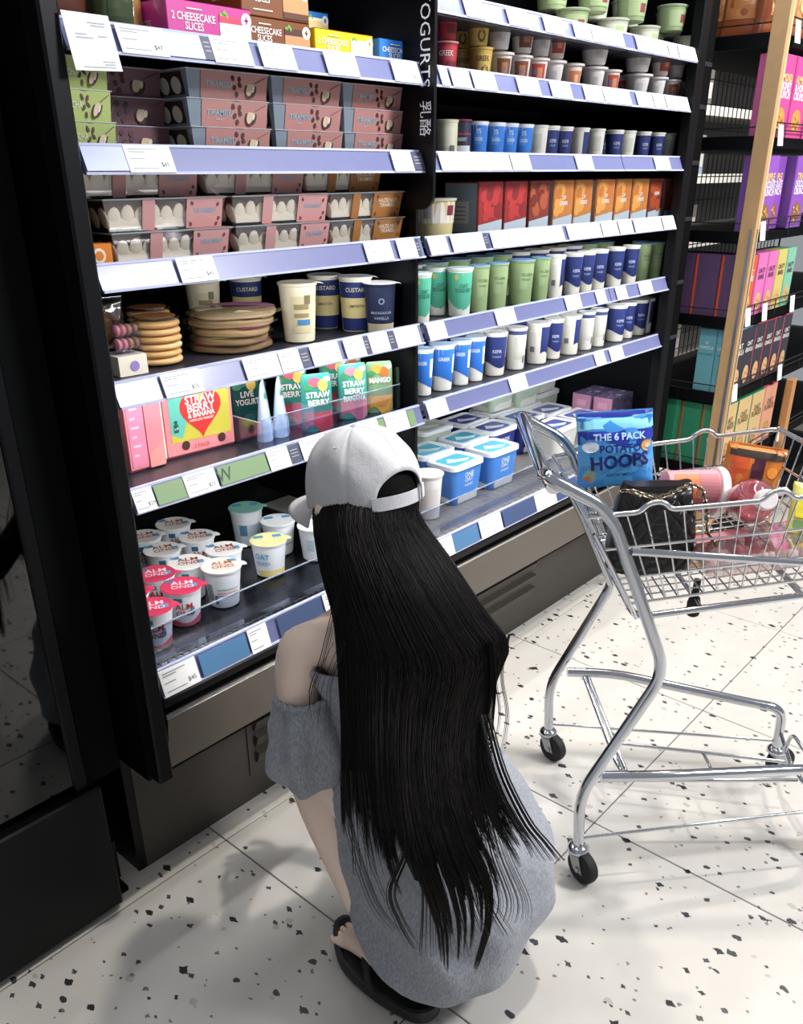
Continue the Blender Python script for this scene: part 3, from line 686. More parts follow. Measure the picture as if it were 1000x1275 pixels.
for k in range(6):
    m_ = MB(); m_.lathe([(.034, 0), (.041, .003), (.0425, .0065), (.041, .010), (.034, .0125)], K('#d3a468' if k % 2 else '#dcb27a', .75), 28, (U(-.0015, .0015), U(-.0015, .0015), k * .0128 + .001)); pk.append(('biscuit', m_.mesh('biscuit', 50)))
tp_ = MB(); tp_.lathe([(.043, .0795), (.0435, .082), (.043, .0835)], CLEAR, 28); pk.append(('clear_lid', tp_.mesh('clear_lid', 40)))
tl = MB(); tl.lathe([(.036, .0838), (.036, .0846)], K('#8f5f3a'), 24); pk.append(('round_label', tl.mesh('round_label', 40)))
place(pk, 'biscuit_stack', 'stack of round golden biscuits beside the macaron pack', 'biscuits', (.902, 1.405, z), 0, None, 1.02)
place(pk, 'biscuit_stack', 'second stack of round golden biscuits standing behind the first', 'biscuits', (.968, 1.530, z + .0))
def crepe(k):
    m_ = MB(); n = 40; rg = []
    for r, zz in ((.070, 0), (.0735, .002), (.0745, .0065), (.073, .0115), (.066, .0135), (.0005, .0135)):
        rg.append([((r + .0012 * math.sin(5 * a + k) * (zz < .013)) * math.cos(a), (r + .0012 * math.sin(7 * a + k) * (zz < .013)) * math.sin(a), zz + .0008 * math.sin(4 * a + 2 * k)) for a in [2 * PI * j / n for j in range(n)]])
    m_.loft(rg, K(['#b99a78', '#c6a682', '#d8b98e', '#c9ab87', '#dcc7a2'][k], .7), True, False)
    c_ = MB(); c_.lathe([(.078, .006), (.084, .0075), (.084, .0083), (.074, .0138), (.0005, .0148)], clear('crepe_film', '#f3efe9', .2), 32, cap0=False, cap1=False)
    a_ = MB(); pts = [(.072 * math.cos(a), .072 * math.sin(a)) for a in [PI * .9 + PI * .8 * j / 12 for j in range(13)]]
    a_.poly([(p[0], p[1], .0153) for p in pts], K('#cf7fb3' if k % 2 == 0 else '#c1c98a'))
    return [('crepe_pile', m_.mesh('crepe_pile', 50)), ('film_wrap', c_.mesh('film_wrap', 50)), ('label_card', a_.mesh('label_card', 0))]
for k in range(5):
    place(crepe(k), 'crepe_pack', f'round film-wrapped crepe pack, {["lowest", "second from below", "middle", "fourth from below", "topmost"][k]} of the pile on the fourth shelf', 'crepes', (1.088 + (k == 4) * .012, 1.425, z + .001 + .0155 * k), k * .7, 'film-wrapped crepes', (1.16, 1.0, 1))
NAVY, CREAM = '#27356f', '#efe4c2'
cust = cup('cust', .035, .029, .112, '#efe6cc', [(-75, 75, .004, .030, NAVY), (-75, 75, .030, .072, '#e8d596'), (-75, 75, .072, .104, NAVY)], [('CUSTARD', .012, 0, .088, '#e8dfc0', .05), ('SMOOTH', .008, 0, .055, '#6b6040', .04)], '#e6e8e4')
cback = cup('custb', .037, .030, .112, '#efe5c6', [(-30, 40, .02, .09, '#e3d6ac'), (-20, 30, .065, .075, '#a3946b'), (-20, 30, .050, .058, '#a3946b'), (-10, 35, .036, .046, '#4f8fc0'), (15, 35, .076, .092, '#8a7d5f')], [], '#f1ead2')
cnavy = cup('custn', .036, .030, .112, '#232c4a', [(-70, 70, .004, .026, '#c9bd9c'), (-70, 70, .03, .104, '#26304f')], [('MADAGASCAR', .008, 0, .050, '#b9c2d6', .05), ('VANILLA', .009, 0, .038, '#b9c2d6', .04), ('o', .03, 0, .078, '#8e9ab8')], '#e3e6e2')
place(cback, 'custard_pot', 'cream custard pot turned to its nutrition side at the left of the custards', 'pot', (PXC(372, 390, 1.372), 1.372, z), -.65, 'custard pots', 1.05)
place(cust, 'custard_pot', 'navy and cream custard pot half hidden behind the cream one', 'pot', (PXC(405, 383, 1.452), 1.452, z), -.75, 'custard pots', 1.03)
place(cust, 'custard_pot', 'large navy and cream custard pot facing front, beside the dark vanilla one', 'pot', (PXC(443, 378, 1.372), 1.372, z), -.72, 'custard pots', 1.03)
place(cnavy, 'custard_pot', 'dark navy vanilla custard pot at the right end of the fourth shelf', 'pot', (1.408 + .0, 1.432 + .01, z), -.72, 'custard pots', .92) if False else place(cnavy, 'custard_pot', 'dark navy vanilla custard pot at the right end of the fourth shelf', 'pot', (1.404, 1.305, z), -.72, 'custard pots', .95)
place(cust, 'custard_pot', 'custard pot in the dim back row behind the crepe pile', 'pot', (1.262, 1.585, z), -.6, 'custard pots')
place(cback, 'custard_pot', 'plain cream pot in the dim back row to the left of the rear custard', 'pot', (1.155, 1.60, z), -.6, 'custard pots')

# ------------------------------------------------------------------ left bay, fifth shelf: strawberry carton and pouches
z = S[5]
W, D, H = .152, .075, .142
sb = MB(); prof = [(0, .006), (.006, 0), (D, 0), (D, H * .94), (D * .55, H), (0.010, H), (0, H * .985)]
sb.loft([[(x, a, b) for a, b in prof] for x in (W, 0)], K('#ee8f92', .35))
sp = MB(); f = lambda a, b, e=.0008: Vector((a, -e, b))
sp.poly([f(.012, .03), f(W - .006, .03), f(W - .006, H * .96), f(.012, H * .96)], K('#cdbf4a', .35))
sp.poly([f(.012, .048, .0011), f(.035, .036, .0011), f(.06, H * .7, .0011), f(.04, H * .96, .0011), f(.012, H * .96, .0011)], K('#67c2ae', .35))
sp.poly([f(.10, H * .96, .0011), f(W - .006, H * .80, .0011), f(W - .006, H * .96, .0011)], K('#7cc6b4', .35))
hp = []
for k in range(40):
    t = 2 * PI * k / 40; hx = 16 * math.sin(t) ** 3; hz = 13 * math.cos(t) - 5 * math.cos(2 * t) - 2 * math.cos(3 * t) - math.cos(4 * t)
    hp.append(f(W * .53 + hx * .0029, .082 + hz * .0031, .0014))
sp.poly(hp[::-1], K('#d93a35', .35))
for tx, sz, zz, wm in (('2 POUCHES OF', .008, .120, .05), ('STRAW', .0215, .107, .068), ('BERRY', .0215, .0905, .068), ('& BANANA', .014, .077, .06), ('WITH LIVE YOGURT', .006, .067, .055)):
    sp.text(tx, sz, lambda a, b, zz=zz: f(W * .53 + a, zz + b, .002), K('#fdf7f0'), wm, .025)
sp.text('2 PACK', .011, lambda a, b: f(W * .5 + a, .016 + b, .001), K('#c9565c'), .05, .01)
for cx in (.04, .122): disc(sp, cx, .022, .009, .009, -.0012, K('#4a2b25'), 18)
sp.box(.018, .028, -.0016, -.0006, .05, .066, K('#1f5f55')); disc(sp, .023, .07, .004, .004, -.0016, K('#1f5f55'), 10); sp.text('x4', .008, lambda a, b: f(.023 + a, .058 + b, .0019), K('#ffffff'))
disc(sp, .045, .122, .006, .005, -.0018, K('#f2c52c'), 12); disc(sp, .032, .126, .014, .005, -.0015, K('#3f8a4c'), 12, .3)
place([('carton', sb.mesh('carton', 0)), ('front_print', sp.mesh('front_print', 0))], 'pouch_carton', 'pink carton with a red strawberry heart, standing on the fifth shelf', 'carton', (.866, 1.362, z), -.06)
s2 = MB(); s2.loft([[(x, a, b) for a, b in prof] for x in (.075, 0)], K('#ea8b93', .35))
s2p = MB(); s2p.box(.004, .036, -.001, 0, .01, H * .95, K('#e58aa6', .35)); s2p.box(.0385, .0395, -.0012, 0, 0, H * .97, K('#6e3038'))
for k in range(6): s2p.box(.010, .010 + .016 * (1 if k % 2 else .6), -.0014, 0, .03 + .017 * k, .034 + .017 * k, K('#f4c3d0'))
s2p.poly([(.041, -.0012, .003), (.073, -.0012, .003), (.073, -.0012, .05), (.041, -.0012, .028)], K('#f59a92', .35))
place([('carton', s2.mesh('carton', 0)), ('side_print', s2p.mesh('side_print', 0))], 'pouch_carton', 'plain pink carton turned sideways at the left end of the fifth shelf', 'carton', (.775, 1.345, z), 0)
s3 = MB(); s3.loft([[(x, a, b) for a, b in prof] for x in (.012, 0)], K('#efe7da', .5))
place([('carton', s3.mesh('carton', 0))], 'card_divider', 'thin white card edge between the two pink cartons', 'card', (.8515, 1.362, z))
# acrylic bin with pouches
bx0, bx1, by0, by1 = 1.025, 1.432, 1.272, 1.44
bn = MB()
for a in ((bx0, bx1, by0, by0 + .002, z, z + .062), (bx0, bx0 + .002, by0 + .002, by1, z, z + .055), (bx1 - .002, bx1, by0 + .002, by1, z, z + .10), (bx0 + .002, bx1 - .002, by0 + .002, by1, z, z + .002)): bn.box(*a, CLEAR)
for xx in (1.165, 1.31): bn.box(xx, xx + .0015, by0 + .002, by1, z + .002, z + .062, CLEAR)
be = MB()
be.box(bx0, bx1, by0 - .0003, by0 + .0023, z + .062, z + .0632, M('bright_acrylic_edge', '#9fa8b4', .2)); be.box(bx0 - .0004, bx0 + .0024, by0 + .003, by1, z + .055, z + .0562, M('bright_acrylic_edge'))
bt = thing('acrylic_bin', 'clear acrylic bin holding the fruit pouches on the fifth shelf', 'bin', ((bx0 + bx1) / 2, by0, z)); ob_ = ((bx0 + bx1) / 2, by0, z)
pnl = obj('clear_wall', bn.mesh('clear_wall', 0, ob_), bt); obj('rim_edge', be.mesh('rim_edge', 0, ob_), pnl)
def pouch(key, top, low, fruit, lines, W=.068, H=.118):
    if key in CUPS: return CUPS[key]
    mb = MB(); rg = []
    for t in (0, .05, .2, .45, .7, .88, .95, .985, 1.0):
        th = .016 * (1 - t) ** .7 + .0012; wd = W / 2 * (1 if t < .9 else math.sqrt(max(.02, 1 - ((t - .9) / .1) ** 2 * .30)))
        rg.append(superring(0, 0, H * t, wd, th, 2.6, 28))
    mb.loft(rg, K(top, .25)); pr = MB()
    def surf(x, zz, e=.001):
        t = min(.99, zz / H); th = .016 * (1 - t) ** .7 + .0012; q = min(.98, abs(x) / (W / 2)); return (x, -th * (1 - q ** 2.6) ** (1 / 2.6) - e, zz)
    spatch(-W * .46, W * .46, .003, H * .34, low, .0012, wave=.012)(pr, surf)
    if lines: sdisc(-.006, H * .86, .014, .010, fruit, .002)(pr, surf)
    if lines: sdisc(.012, H * .80, .011, .012, '#f0c95a' if fruit != '#e9963c' else '#c9642c', .0024)(pr, surf)
    sdisc(-.020, H * .78, .010, .006, '#3d8f5b', .0022)(pr, surf); sdisc(.022, H * .90, .008, .006, '#dff0e4', .0022)(pr, surf)
    for i, l in enumerate(lines): stext(l, .0165, 0, H * (.64 - .135 * i), '#fbf3ea', W * .78, .003, 0, .03)(pr, surf)
    sdisc(.0, H * .22, .014, .010, fruit, .0024)(pr, surf)
    CUPS[key] = [('pouch_body', mb.mesh('pouch_body', 60)), ('pouch_print', pr.mesh('pouch_print', 0))]; return CUPS[key]
live = pouch('live', '#1f5a52', '#274f4c', '#3a756b', ['LIVE', 'YOGURT']); st = pouch('straw', '#3a8f80', '#e0525c', '#e0566a', ['STRAW', 'BERRY']); st2 = pouch('straw2', '#48a292', '#e88592', '#e87a8c', ['STRAW', 'BERRY', 'BANANA']); mg_ = pouch('mango', '#7d9c74', '#e9a83e', '#e9963c', ['MANGO'])
wh = pouch('wh', '#c3d4ea', '#b8cde6', '#e3edf7', [])
PG = 'fruit pouches in the acrylic bin'
for t, px, yy, rz, lab in ((live, 305, 1.418, -.25, 'dark green live yogurt pouch at the left of the bin'), (wh, 327, 1.335, .80, 'pale blue pouch seen edge-on, nearer the left wall of the bin'), (wh, 347, 1.335, .80, 'pale blue pouch seen edge-on, second in the bin'),
                          (st, 364, 1.395, -.45, 'green strawberry pouch with red base, first of the strawberry ones'), (st, 394, 1.300, -.40, 'strawberry pouch with bright red base, standing nearest the bin front'), (st, 416, 1.400, -.4, 'strawberry pouch half hidden behind its neighbours'),
                          (st2, 439, 1.315, -.40, 'strawberry and banana pouch with pink base, beside the mango one'), (mg_, 466, 1.405, -.5, 'mango pouch partly hidden behind the strawberry and banana one'), (mg_, 484, 1.305, -.5, 'mango pouch with orange base at the right end of the bin')):
    place(t, 'fruit_pouch', lab, 'pouch', (min(on_y(px, 495, yy).x, 1.396), yy, z + .0025), rz, PG, 1 if px < 480 else .95)

# ------------------------------------------------------------------ left bay, deck: almond yogurts
z = S[6]
AT = [('ALM', .020, 0, .051, '#b5392c', .05), ('OND', .018, 3, .034, '#7a2f25', .045)]
def alid(c1, c2): return [('ALM', .024, .002, .010, c1), ('OND', .021, .002, -.010, c2)]
alm_w = cup('alm_w', .0405, .031, .083, '#edeef0', [(-28, -5, .060, .072, '#2d6a7f'), (20, 34, .030, .048, '#5a8fb0')], AT, '#f3efe9', alid('#8c3a2c', '#a8553c'), lidpatch=((-.80, -.35, .45, .75, '#4f8fb8'), (.45, .8, -.3, .05, '#5a94b8')))
alm_p = cup('alm_p', .0405, .031, .083, '#e9eaec', [(-95, 95, .003, lambda u: .016 + .006 * math.sin(u * 9), '#d8606a'), (-30, -4, .062, .072, '#2d6a7f'), (20, 34, .030, .048, '#5a8fb0')], AT, '#d8405e', alid('#f6e4e6', '#efd3d8'), lidpatch=((-.80, -.35, .45, .75, '#3f7f9c'), (.4, .75, -.3, .05, '#5a94b8')))
alm_b = cup('alm_b', .0415, .032, .090, '#e8eaec', [(-70, -45, .02, .06, '#8b97a8'), (-30, 40, .05, .07, '#dfe4ea'), (-30, 45, .030, .034, '#7fa7cf'), (-30, 45, .038, .041, '#e59a9a'), (-30, 45, .046, .049, '#9fbfae'), (-40, -28, .012, .034, '#5c6370')], [], '#ece5d8', [('ALM', .024, .002, .010, '#c77a45'), ('OND', .021, .002, -.010, '#b5653c')], lidpatch=((.35, .8, .3, .6, '#4f8fb8'),))
al = 'almond yogurts on the deck'
# local spacing follows the grid the pots stand on
pos = [(.886, 1.407, alm_p, 'pink-lidded almond yogurt with a red base, frontmost of its kind', -.55), (.884, 1.50, alm_p, 'pink-lidded almond yogurt directly behind the front pink one', -.5), (.790, 1.372, alm_p, 'pink-lidded almond yogurt half hidden by the end post', -.5), (.795, 1.465, alm_p, 'pink-lidded almond yogurt behind the one at the end post', -.4),
       (.995, 1.412, alm_b, 'tall white almond yogurt turned to its nutrition side', -.5), (.966, 1.497, alm_w, 'white-lidded almond yogurt directly behind the tall white one', -.5), (1.065, 1.495, alm_w, 'white-lidded almond yogurt, second row, nearest the clear gap', -.4), (.970, 1.60, alm_w, 'white-lidded almond yogurt in the third row, left', -.35), (1.070, 1.605, alm_w, 'white-lidded almond yogurt in the third row, right', -.5), (.985, 1.70, alm_w, 'white-lidded almond yogurt in the back row, by the left end', -.4), (1.080, 1.715, alm_w, 'white-lidded almond yogurt in the back row, farthest right', -.45)]
for x, yy, t, lab, rz in pos: place(t, 'almond_yogurt', lab, 'yogurt', (x, yy, z), rz, al)
def dp(key, lid, prints, texts, h=.085, body='#e9ebee'): return cup(key, .041, .033, h, body, prints, texts, lid, [], lidpatch=((-.7, -.2, .3, .6, '#4c9cc4'), (.3, .75, .2, .5, '#4c9cc4')))
yl = dp('yl', '#f1e9a8', [(-60, 70, .003, .020, '#e8d78a'), (-62, -20, .03, .065, '#c9dce8')], [('OAT', .018, -38, .055, '#3f7fa6'), ('GOOD', .012, -38, .038, '#3f7fa6')])
wl = dp('wl', '#f5f6f4', [(-50, -20, .03, .06, '#b8cdd8'), (-10, 50, .03, .034, '#b5bcc4')], [])
tl_ = dp('tl', '#8fd0bd', [(-60, 60, .01, .06, '#cfe0ea'), (-40, -10, .03, .06, '#5d86a0')], [], .095)
for x, yy, t, lab in ((1.165, 1.455, yl, 'yellow-lidded oat yogurt standing apart on the dark deck'), (1.262, 1.532, wl, 'white-lidded pot beside the teal-lidded one on the deck'), (1.250, 1.642, tl_, 'teal-lidded grey pot at the back of the deck'), (1.300, 1.438, wl, 'clear-sided white pot just left of the cap brim'), (1.385, 1.53, yl, 'yellow-lidded pot mostly hidden behind the white cap'), (1.395, 1.415, wl, 'white pot hidden behind the hair and cap')):
    place(t, 'yogurt_pot', lab, 'yogurt', (x, yy, z), -.5, 'assorted pots on the deck')
# ------------------------------------------------------------------ right bay pots
def simple(key, rt, rb, h, body, patches=(), lid='#eef0ee', texts=(), rim=1.06, tab=False): return cup(key, rt, rb, h, body, patches, texts, lid, [], tab, None, rim, n=20)
wv = lambda lo, am, ph=0: (lambda u: lo + am * math.sin(u * 5 + ph))
# tall tubs, radius .036, height .118
TT = {
 'blue': simple('t_blue', .037, .029, .112, '#e9e8e2', [(-120, 95, wv(.028, .010), .104, '#2f6fc4'), (40, 70, .045, .09, '#e8efe9')], '#bcd3ea', [('GREEK', .012, -10, .08, '#dbe8f4')]),
 'navy': simple('t_navy', .037, .030, .112, '#e4dfd2', [(-95, 60, wv(.030, .008, 1), .104, '#28346e')], '#e9eae6', [('KEFIR', .012, -5, .066, '#c3cde4'), ('YOGURT', .007, -5, .052, '#aab6d6')]),
 'navyb': simple('t_navyb', .037, .030, .112, '#e3dfd4', [(5, 90, wv(.030, .006), .104, '#28346e'), (-55, -20, .03, .09, '#d6d2c6'), (-55, -28, .035, .05, '#6a6f7c')], '#e9eae6'),
 'cream': simple('t_cream', .036, .030, .112, '#dcdad0', [(-40, 15, .03, .09, '#c9c8bd'), (-95, 95, .096, .106, '#3b4673'), (20, 35, .02, .04, '#5c6068')], '#dfe3e4'),
 'teal': simple('t_teal', .038, .031, .112, '#e3e4da', [(-110, 95, wv(.035, .018, 2), .104, '#58b393'), (-60, 0, .006, .02, '#dcdcd0')], '#cfe6e4', [('OAT\nYOGURT', .013, 5, .068, '#1f6a55'), ('*', .03, -30, .088, '#efc84a')]),
 'olive': simple('t_olive', .037, .031, .112, '#93a878', [(-30, 10, .04, .085, '#9db184')], '#7fa3c9', [('VEGAN', .012, 5, .078, '#5b7549'), ('YOGURT', .007, 5, .066, '#5b7549')]),
}
WORD = {'blue': 'blue and white', 'navy': 'navy fronted', 'navyb': 'pale-sided navy', 'cream': 'grey-cream', 'teal': 'mint green', 'olive': 'olive green'}
def row(lev, yc, items, tpls, words, noun, cat, grp, base_r, shelfname, lo=-.8, hi=-.45, rmax=1.12, zoff=0, xmax=2.755, smin=.85):
    cnt = 0; last = None
    for px0, px1, k in items:
        py = PYROW[lev]((px0 + px1) / 2); a, b = on_y(px0, py, yc).x, on_y(px1, py, yc).x
        xc = (a + b) / 2; cosv = yc / math.hypot(xc, yc); r = (b - a) / 2 * cosv * 1.04
        s = min(rmax, max(smin, r / base_r))
        yy = yc
        if last is not None and last[2] == yc and xc - last[0] < (last[1] + base_r * s) * 1.05:
            yy = yc + .058; xc = on_y((px0 + px1) / 2, py, yy).x
        if xc > xmax: xc = xmax; yy = yc + .058 * (cnt % 2)
        last = (xc, base_r * s, yy)
        place(tpls[k], noun, f'{words[k]} {grp[1]}, {ORD[cnt]} from the left on {shelfname}', cat, (xc, yy, S[lev] + zoff), U(lo, hi), grp[0], (s, s, 1)); cnt += 1
PYROW = {0: lambda x: 20, 1: lambda x: 75 + (x - 545) * .08, 2: lambda x: 172, 3: lambda x: 262 - (x - 545) * .08, 4: lambda x: 365 - (x - 525) * .17, 5: lambda x: 465 - (x - 525) * .26}
it4 = [(519, 527, 'teal'), (527, 557, 'teal'), (557, 587, 'teal'), (585, 607, 'olive'), (606, 632, 'olive'), (633, 664, 'olive'), (662, 683, 'olive'), (680, 703, 'navyb'), (702, 725, 'navy'), (723, 736, 'navy'), (734, 756, 'navy'), (755, 777, 'navy'), (777, 794, 'navy'), (792, 810, 'olive'), (808, 827, 'olive'), (826, 834, 'olive')]
row(4, 1.325, it4, TT, WORD, 'yogurt_tub', 'yogurt', ('tall tubs on the fifth right shelf', 'tall tub'), .037, 'the mint and olive tub shelf', smin=.7)
it5 = [(518, 535, 'blue'), (535, 565, 'blue'), (565, 582, 'blue'), (582, 601, 'blue'), (602, 630, 'navy'), (630, 655, 'cream'), (655, 683, 'navyb'), (682, 696, 'navy'), (696, 722, 'navyb'), (720, 738, 'cream'), (734, 755, 'cream'), (754, 779, 'navy'), (775, 787, 'navy'), (784, 806, 'navy'), (804, 817, 'navyb'), (815, 827, 'navy')]
row(5, 1.335, it5, TT, WORD, 'yogurt_tub', 'yogurt', ('tall tubs on the sixth right shelf', 'tall tub'), .037, 'the shelf just above the deck', smin=.7)
# back rows close the gaps: same pots one step deeper
for lev, kinds, nm in ((4, ['teal', 'olive', 'olive', 'navy', 'navy', 'olive'], 'mint and olive shelf'), (5, ['blue', 'navy', 'cream', 'navy', 'cream', 'navy'], 'shelf above the deck')):
    n = 0
    for i in range(12):
        x = 1.60 + i * .097; k = kinds[i * len(kinds) // 12]
        place(TT[k], 'yogurt_tub', f'{WORD[k]} tub in the back row, {ORD[i]} from the left, {nm}', 'yogurt', (x, 1.475 + U(-.004, .004), S[lev]), U(-.8, -.3), 'back row tubs of ' + nm)
# squat pots, third shelf from the top
SQ = {
 'blue': simple('s_blue', .036, .030, .072, '#e6ebf0', [(-120, 95, .010, .066, '#3579cf'), (-30, 10, .028, .05, '#4f92dd')], '#dfe6ee', [('0%', .014, -5, .054, '#d6e6f7'), ('GREEK', .010, -5, .038, '#d6e6f7')]),
 'navy': simple('s_navy', .036, .030, .072, '#dddace', [(-95, 60, .012, .064, '#28346e')], '#e9eae6', [('KEFIR', .011, -5, .040, '#c3cde4'), ('YOGURT', .006, -5, .030, '#aab6d6')]),
 'cream': simple('s_cream', .036, .030, .072, '#dad8cc', [(-40, 15, .02, .055, '#c6c5ba')], '#e4e5e0'),
 'mix': simple('s_mix', .036, .030, .072, '#dddbd2', [(10, 80, .010, .064, '#28346e'), (-50, -20, .015, .06, '#cfccc2')], '#e4e5e0'),
 'jar': simple('s_jar', .036, .034, .072, '#d8d6b4', [(-60, 40, .02, .06, '#e2e0c9'), (10, 40, .008, .024, '#666a5c')], '#d5d7c2'),
 'dark': simple('s_dark', .033, .034, .074, '#262a42', [(-40, 50, .008, .024, '#d9dbe0'), (-60, 60, .045, .049, '#8a3048')], '#b8345c', [('BERRY', .010, 0, .036, '#c9cddc')]),
}
WQ = {'blue': 'bright blue zero-fat', 'navy': 'navy', 'cream': 'plain cream', 'mix': 'half cream half navy', 'jar': 'pale cream jar-like', 'dark': 'dark berry pink-topped'}
it2 = [(546, 566, 'jar'), (565, 583, 'dark'), (583, 605, 'blue'), (604, 627, 'blue'), (626, 638, 'blue'), (638, 663, 'blue'), (663, 676, 'cream'), (676, 692, 'navy'), (692, 710, 'navy'), (710, 733, 'mix'), (733, 750, 'cream'), (746, 756, 'navy'), (756, 774, 'navy'), (772, 789, 'cream'), (789, 810, 'navy'), (810, 825, 'navy'), (825, 838, 'cream'), (838, 853, 'mix')]
row(2, 1.30, it2, SQ, WQ, 'yogurt_pot', 'yogurt', ('squat pots on the third right shelf', 'squat pot'), .036, 'the squat pot shelf', smin=.68)
# small dessert pots in two layers, second shelf
SM = {
 'gold': simple('m_gold', .034, .027, .062, '#cfae55', [(-40, 45, .012, .05, '#d9bb62')], '#e2c877', [('GREEK', .014, -5, .042, '#4a3a22'), ('o', .05, 8, .022, '#7a5b2a')]),
 'red': simple('m_red', .034, .028, .062, '#b8333c', [(-40, 50, .03, .054, '#c8434a'), (0, 60, .012, .028, '#7f1f2b')], '#d8d4d0', [('GREEK', .014, -5, .042, '#f3e6e2')]),
 'white': simple('m_white', .036, .027, .058, '#e2ddd8', [(-50, 20, .014, .046, '#d3cec8'), (-30, 0, .02, .038, '#b9b5b2')], '#efe9e4', rim=1.25),
 'brown': simple('m_brown', .035, .027, .058, '#e3dad2', [(-40, 40, .010, .048, '#7a4a34'), (-15, 20, .020, .040, '#c07a48'), (-5, 10, .024, .032, '#5d7fae')], '#eae0d8', rim=1.18),
 'berry': simple('m_berry', .035, .027, .058, '#e6d9d3', [(-40, 40, .010, .048, '#b5483c'), (-10, 22, .020, .040, '#d98a5c'), (-30, -14, .026, .036, '#5d7fae')], '#e9dcd6', rim=1.18),
 'peach': simple('m_peach', .035, .027, .058, '#e2d3c6', [(-40, 40, .010, .044, '#c9774f'), (-10, 15, .020, .036, '#e0b48c')], '#e9dcd2', rim=1.2),
}
WM = {'gold': 'golden', 'red': 'red berry', 'white': 'white wide-rimmed', 'brown': 'brown chocolate', 'berry': 'red-and-white berry', 'peach': 'peach-coloured'}
lo_ = [(546, 563, 'red'), (563, 584, 'gold'), (585, 611, 'gold'), (611, 634, 'brown'), (635, 657, 'brown'), (657, 678, 'berry'), (678, 697, 'white'), (697, 724, 'peach'), (724, 752, 'white'), (753, 765, 'berry'), (764, 779, 'berry'), (779, 808, 'white'), (808, 826, 'white'), (826, 845, 'brown'), (845, 862, 'peach')]
up_ = [(546, 564, 'red'), (563, 583, 'gold'), (583, 607, 'gold'), (605, 636, 'white'), (635, 664, 'brown'), (662, 682, 'white'), (680, 702, 'berry'), (722, 757, 'white'), (776, 810, 'white'), (809, 834, 'berry'), (830, 851, 'white'), (850, 863, 'brown')]
PYROW[1] = lambda x: 80 + (x - 545) * .08
row(1, 1.29, lo_, SM, WM, 'dessert_pot', 'dessert pot', ('lower layer of small pots', 'small pot, lower layer'), .0355, 'its shelf', smin=.75)
PYROW[1] = lambda x: 48 + (x - 545) * .16
for i in range(1):
    row(1, 1.29, up_, SM, WM, 'dessert_pot', 'dessert pot', ('upper layer of small pots', 'small pot, upper layer'), .0355, 'its shelf', zoff=.0655, smin=.75)
# highest shelf: pale vegetable pots in two layers
TP = {
 'pale': simple('p_pale', .040, .034, .062, '#a9ac9a', [(-50, 40, .012, .05, '#b9bca9'), (-10, 25, .02, .045, '#9db07a')], '#b9bdb0'),
 'green': simple('p_green', .040, .034, .062, '#82936a', [(-50, 40, .012, .05, '#93a378'), (0, 30, .02, .04, '#7d3b3b')], '#aab39f'),
}
WP = {'pale': 'pale white', 'green': 'light green'}
n = 0
for zz in (0, .0655):
    for a, b, k in ((700, 724, 'green'), (724, 750, 'green'), (752, 775, 'pale'), (775, 796, 'green'), (795, 813, 'pale'), (824, 848, 'green'), (848, 869, 'pale')):
        yc = 1.30; p0 = on_y(a, 22, yc); p1 = on_y(b, 22, yc); xc = (p0.x + p1.x) / 2
        place(TP[k], 'dip_pot', f'{WP[k]} pot, highest right shelf, {ORD[n % 7]} from the left in the {"lower" if zz == 0 else "upper"} layer', 'dip pot', (min(xc, 2.75), yc + (.06 if n % 2 else 0), S[0] + zz), U(-.7, -.3), 'pots on the highest right shelf'); n += 1
# upright fruit cartons and the round tub, fourth shelf
def fruit_carton(key, W, D, H, body, fruit, fruit2, side, word=None):
    mb = MB(); mb.rbox(0, W, 0, D, 0, H, K(body, .4), .0015)
    pr = MB(); F = lambda a, b, e=.001: Vector((a, -e, b)); q = random.Random(hash(key) % 99 if False else len(key) * 7 + ord(key[-1]))
    pr.poly([F(0.002, H * .18), F(W - .002, H * .26), F(W - .002, H * .985), F(.002, H * .985)], K(fruit2))
    for k in range(14):
        r = W * q.uniform(.10, .19); x = q.uniform(r, W - r); zz = q.uniform(H * .32, H * .98 - r); disc(pr, x, zz, r, r * 1.15, -.0012 - .00003 * k, K(fruit if k % 3 else body), 10, k)
    pr.poly([F(.002, .002), F(W - .002, .002), F(W - .002, H * .26), F(.002, H * .17)], K('#bccad2'))
    if word:
        for i, w_ in enumerate(word): pr.text(w_, H * .12, lambda a, b, i=i: F(W / 2 + a, H * (.62 - .12 * i) + b, .0022), K('#f4efe6'), W * .8, .02)
    sd = MB(); G = lambda a, b, e=.001: Vector((-e, a, b))
    sd.poly([G(D - .003, .003), G(.003, .003), G(.003, H - .004), G(D - .003, H - .004)], K(side))
    sd.poly([G(D * .8, H * .2, .0015), G(D * .25, H * .2, .0015), G(D * .25, H * .62, .0015), G(D * .8, H * .62, .0015)], K('#e4e4e0'))
    for k in range(4): sd.poly([G(D * .72, H * (.26 + .08 * k), .002), G(D * .35, H * (.26 + .08 * k), .002), G(D * .35, H * (.28 + .08 * k), .002), G(D * .72, H * (.28 + .08 * k), .002)], GREYP)
    return [('carton', mb.mesh('carton', 0)), ('front_print', pr.mesh('front_print', 0)), ('side_print', sd.mesh('side_print', 0))]
FC = {'red': fruit_carton('f_red', .095, .10, .112, '#8e2b2c', '#c43a38', '#a32f30', '#a9b8c0'), 'redb': fruit_carton('f_redb', .095, .10, .112, '#7c3026', '#b85a3a', '#8d3a2a', '#c7624f'), 'or': fruit_carton('f_or', .095, .10, .112, '#c5763c', '#e2a24f', '#c9803f', '#b9c4c8', ['OF', 'GREEK']), 'ber': fruit_carton('f_ber', .095, .10, .112, '#7c3a30', '#b0502f', '#8d4030', '#7b858c', ['KEFIR'])}
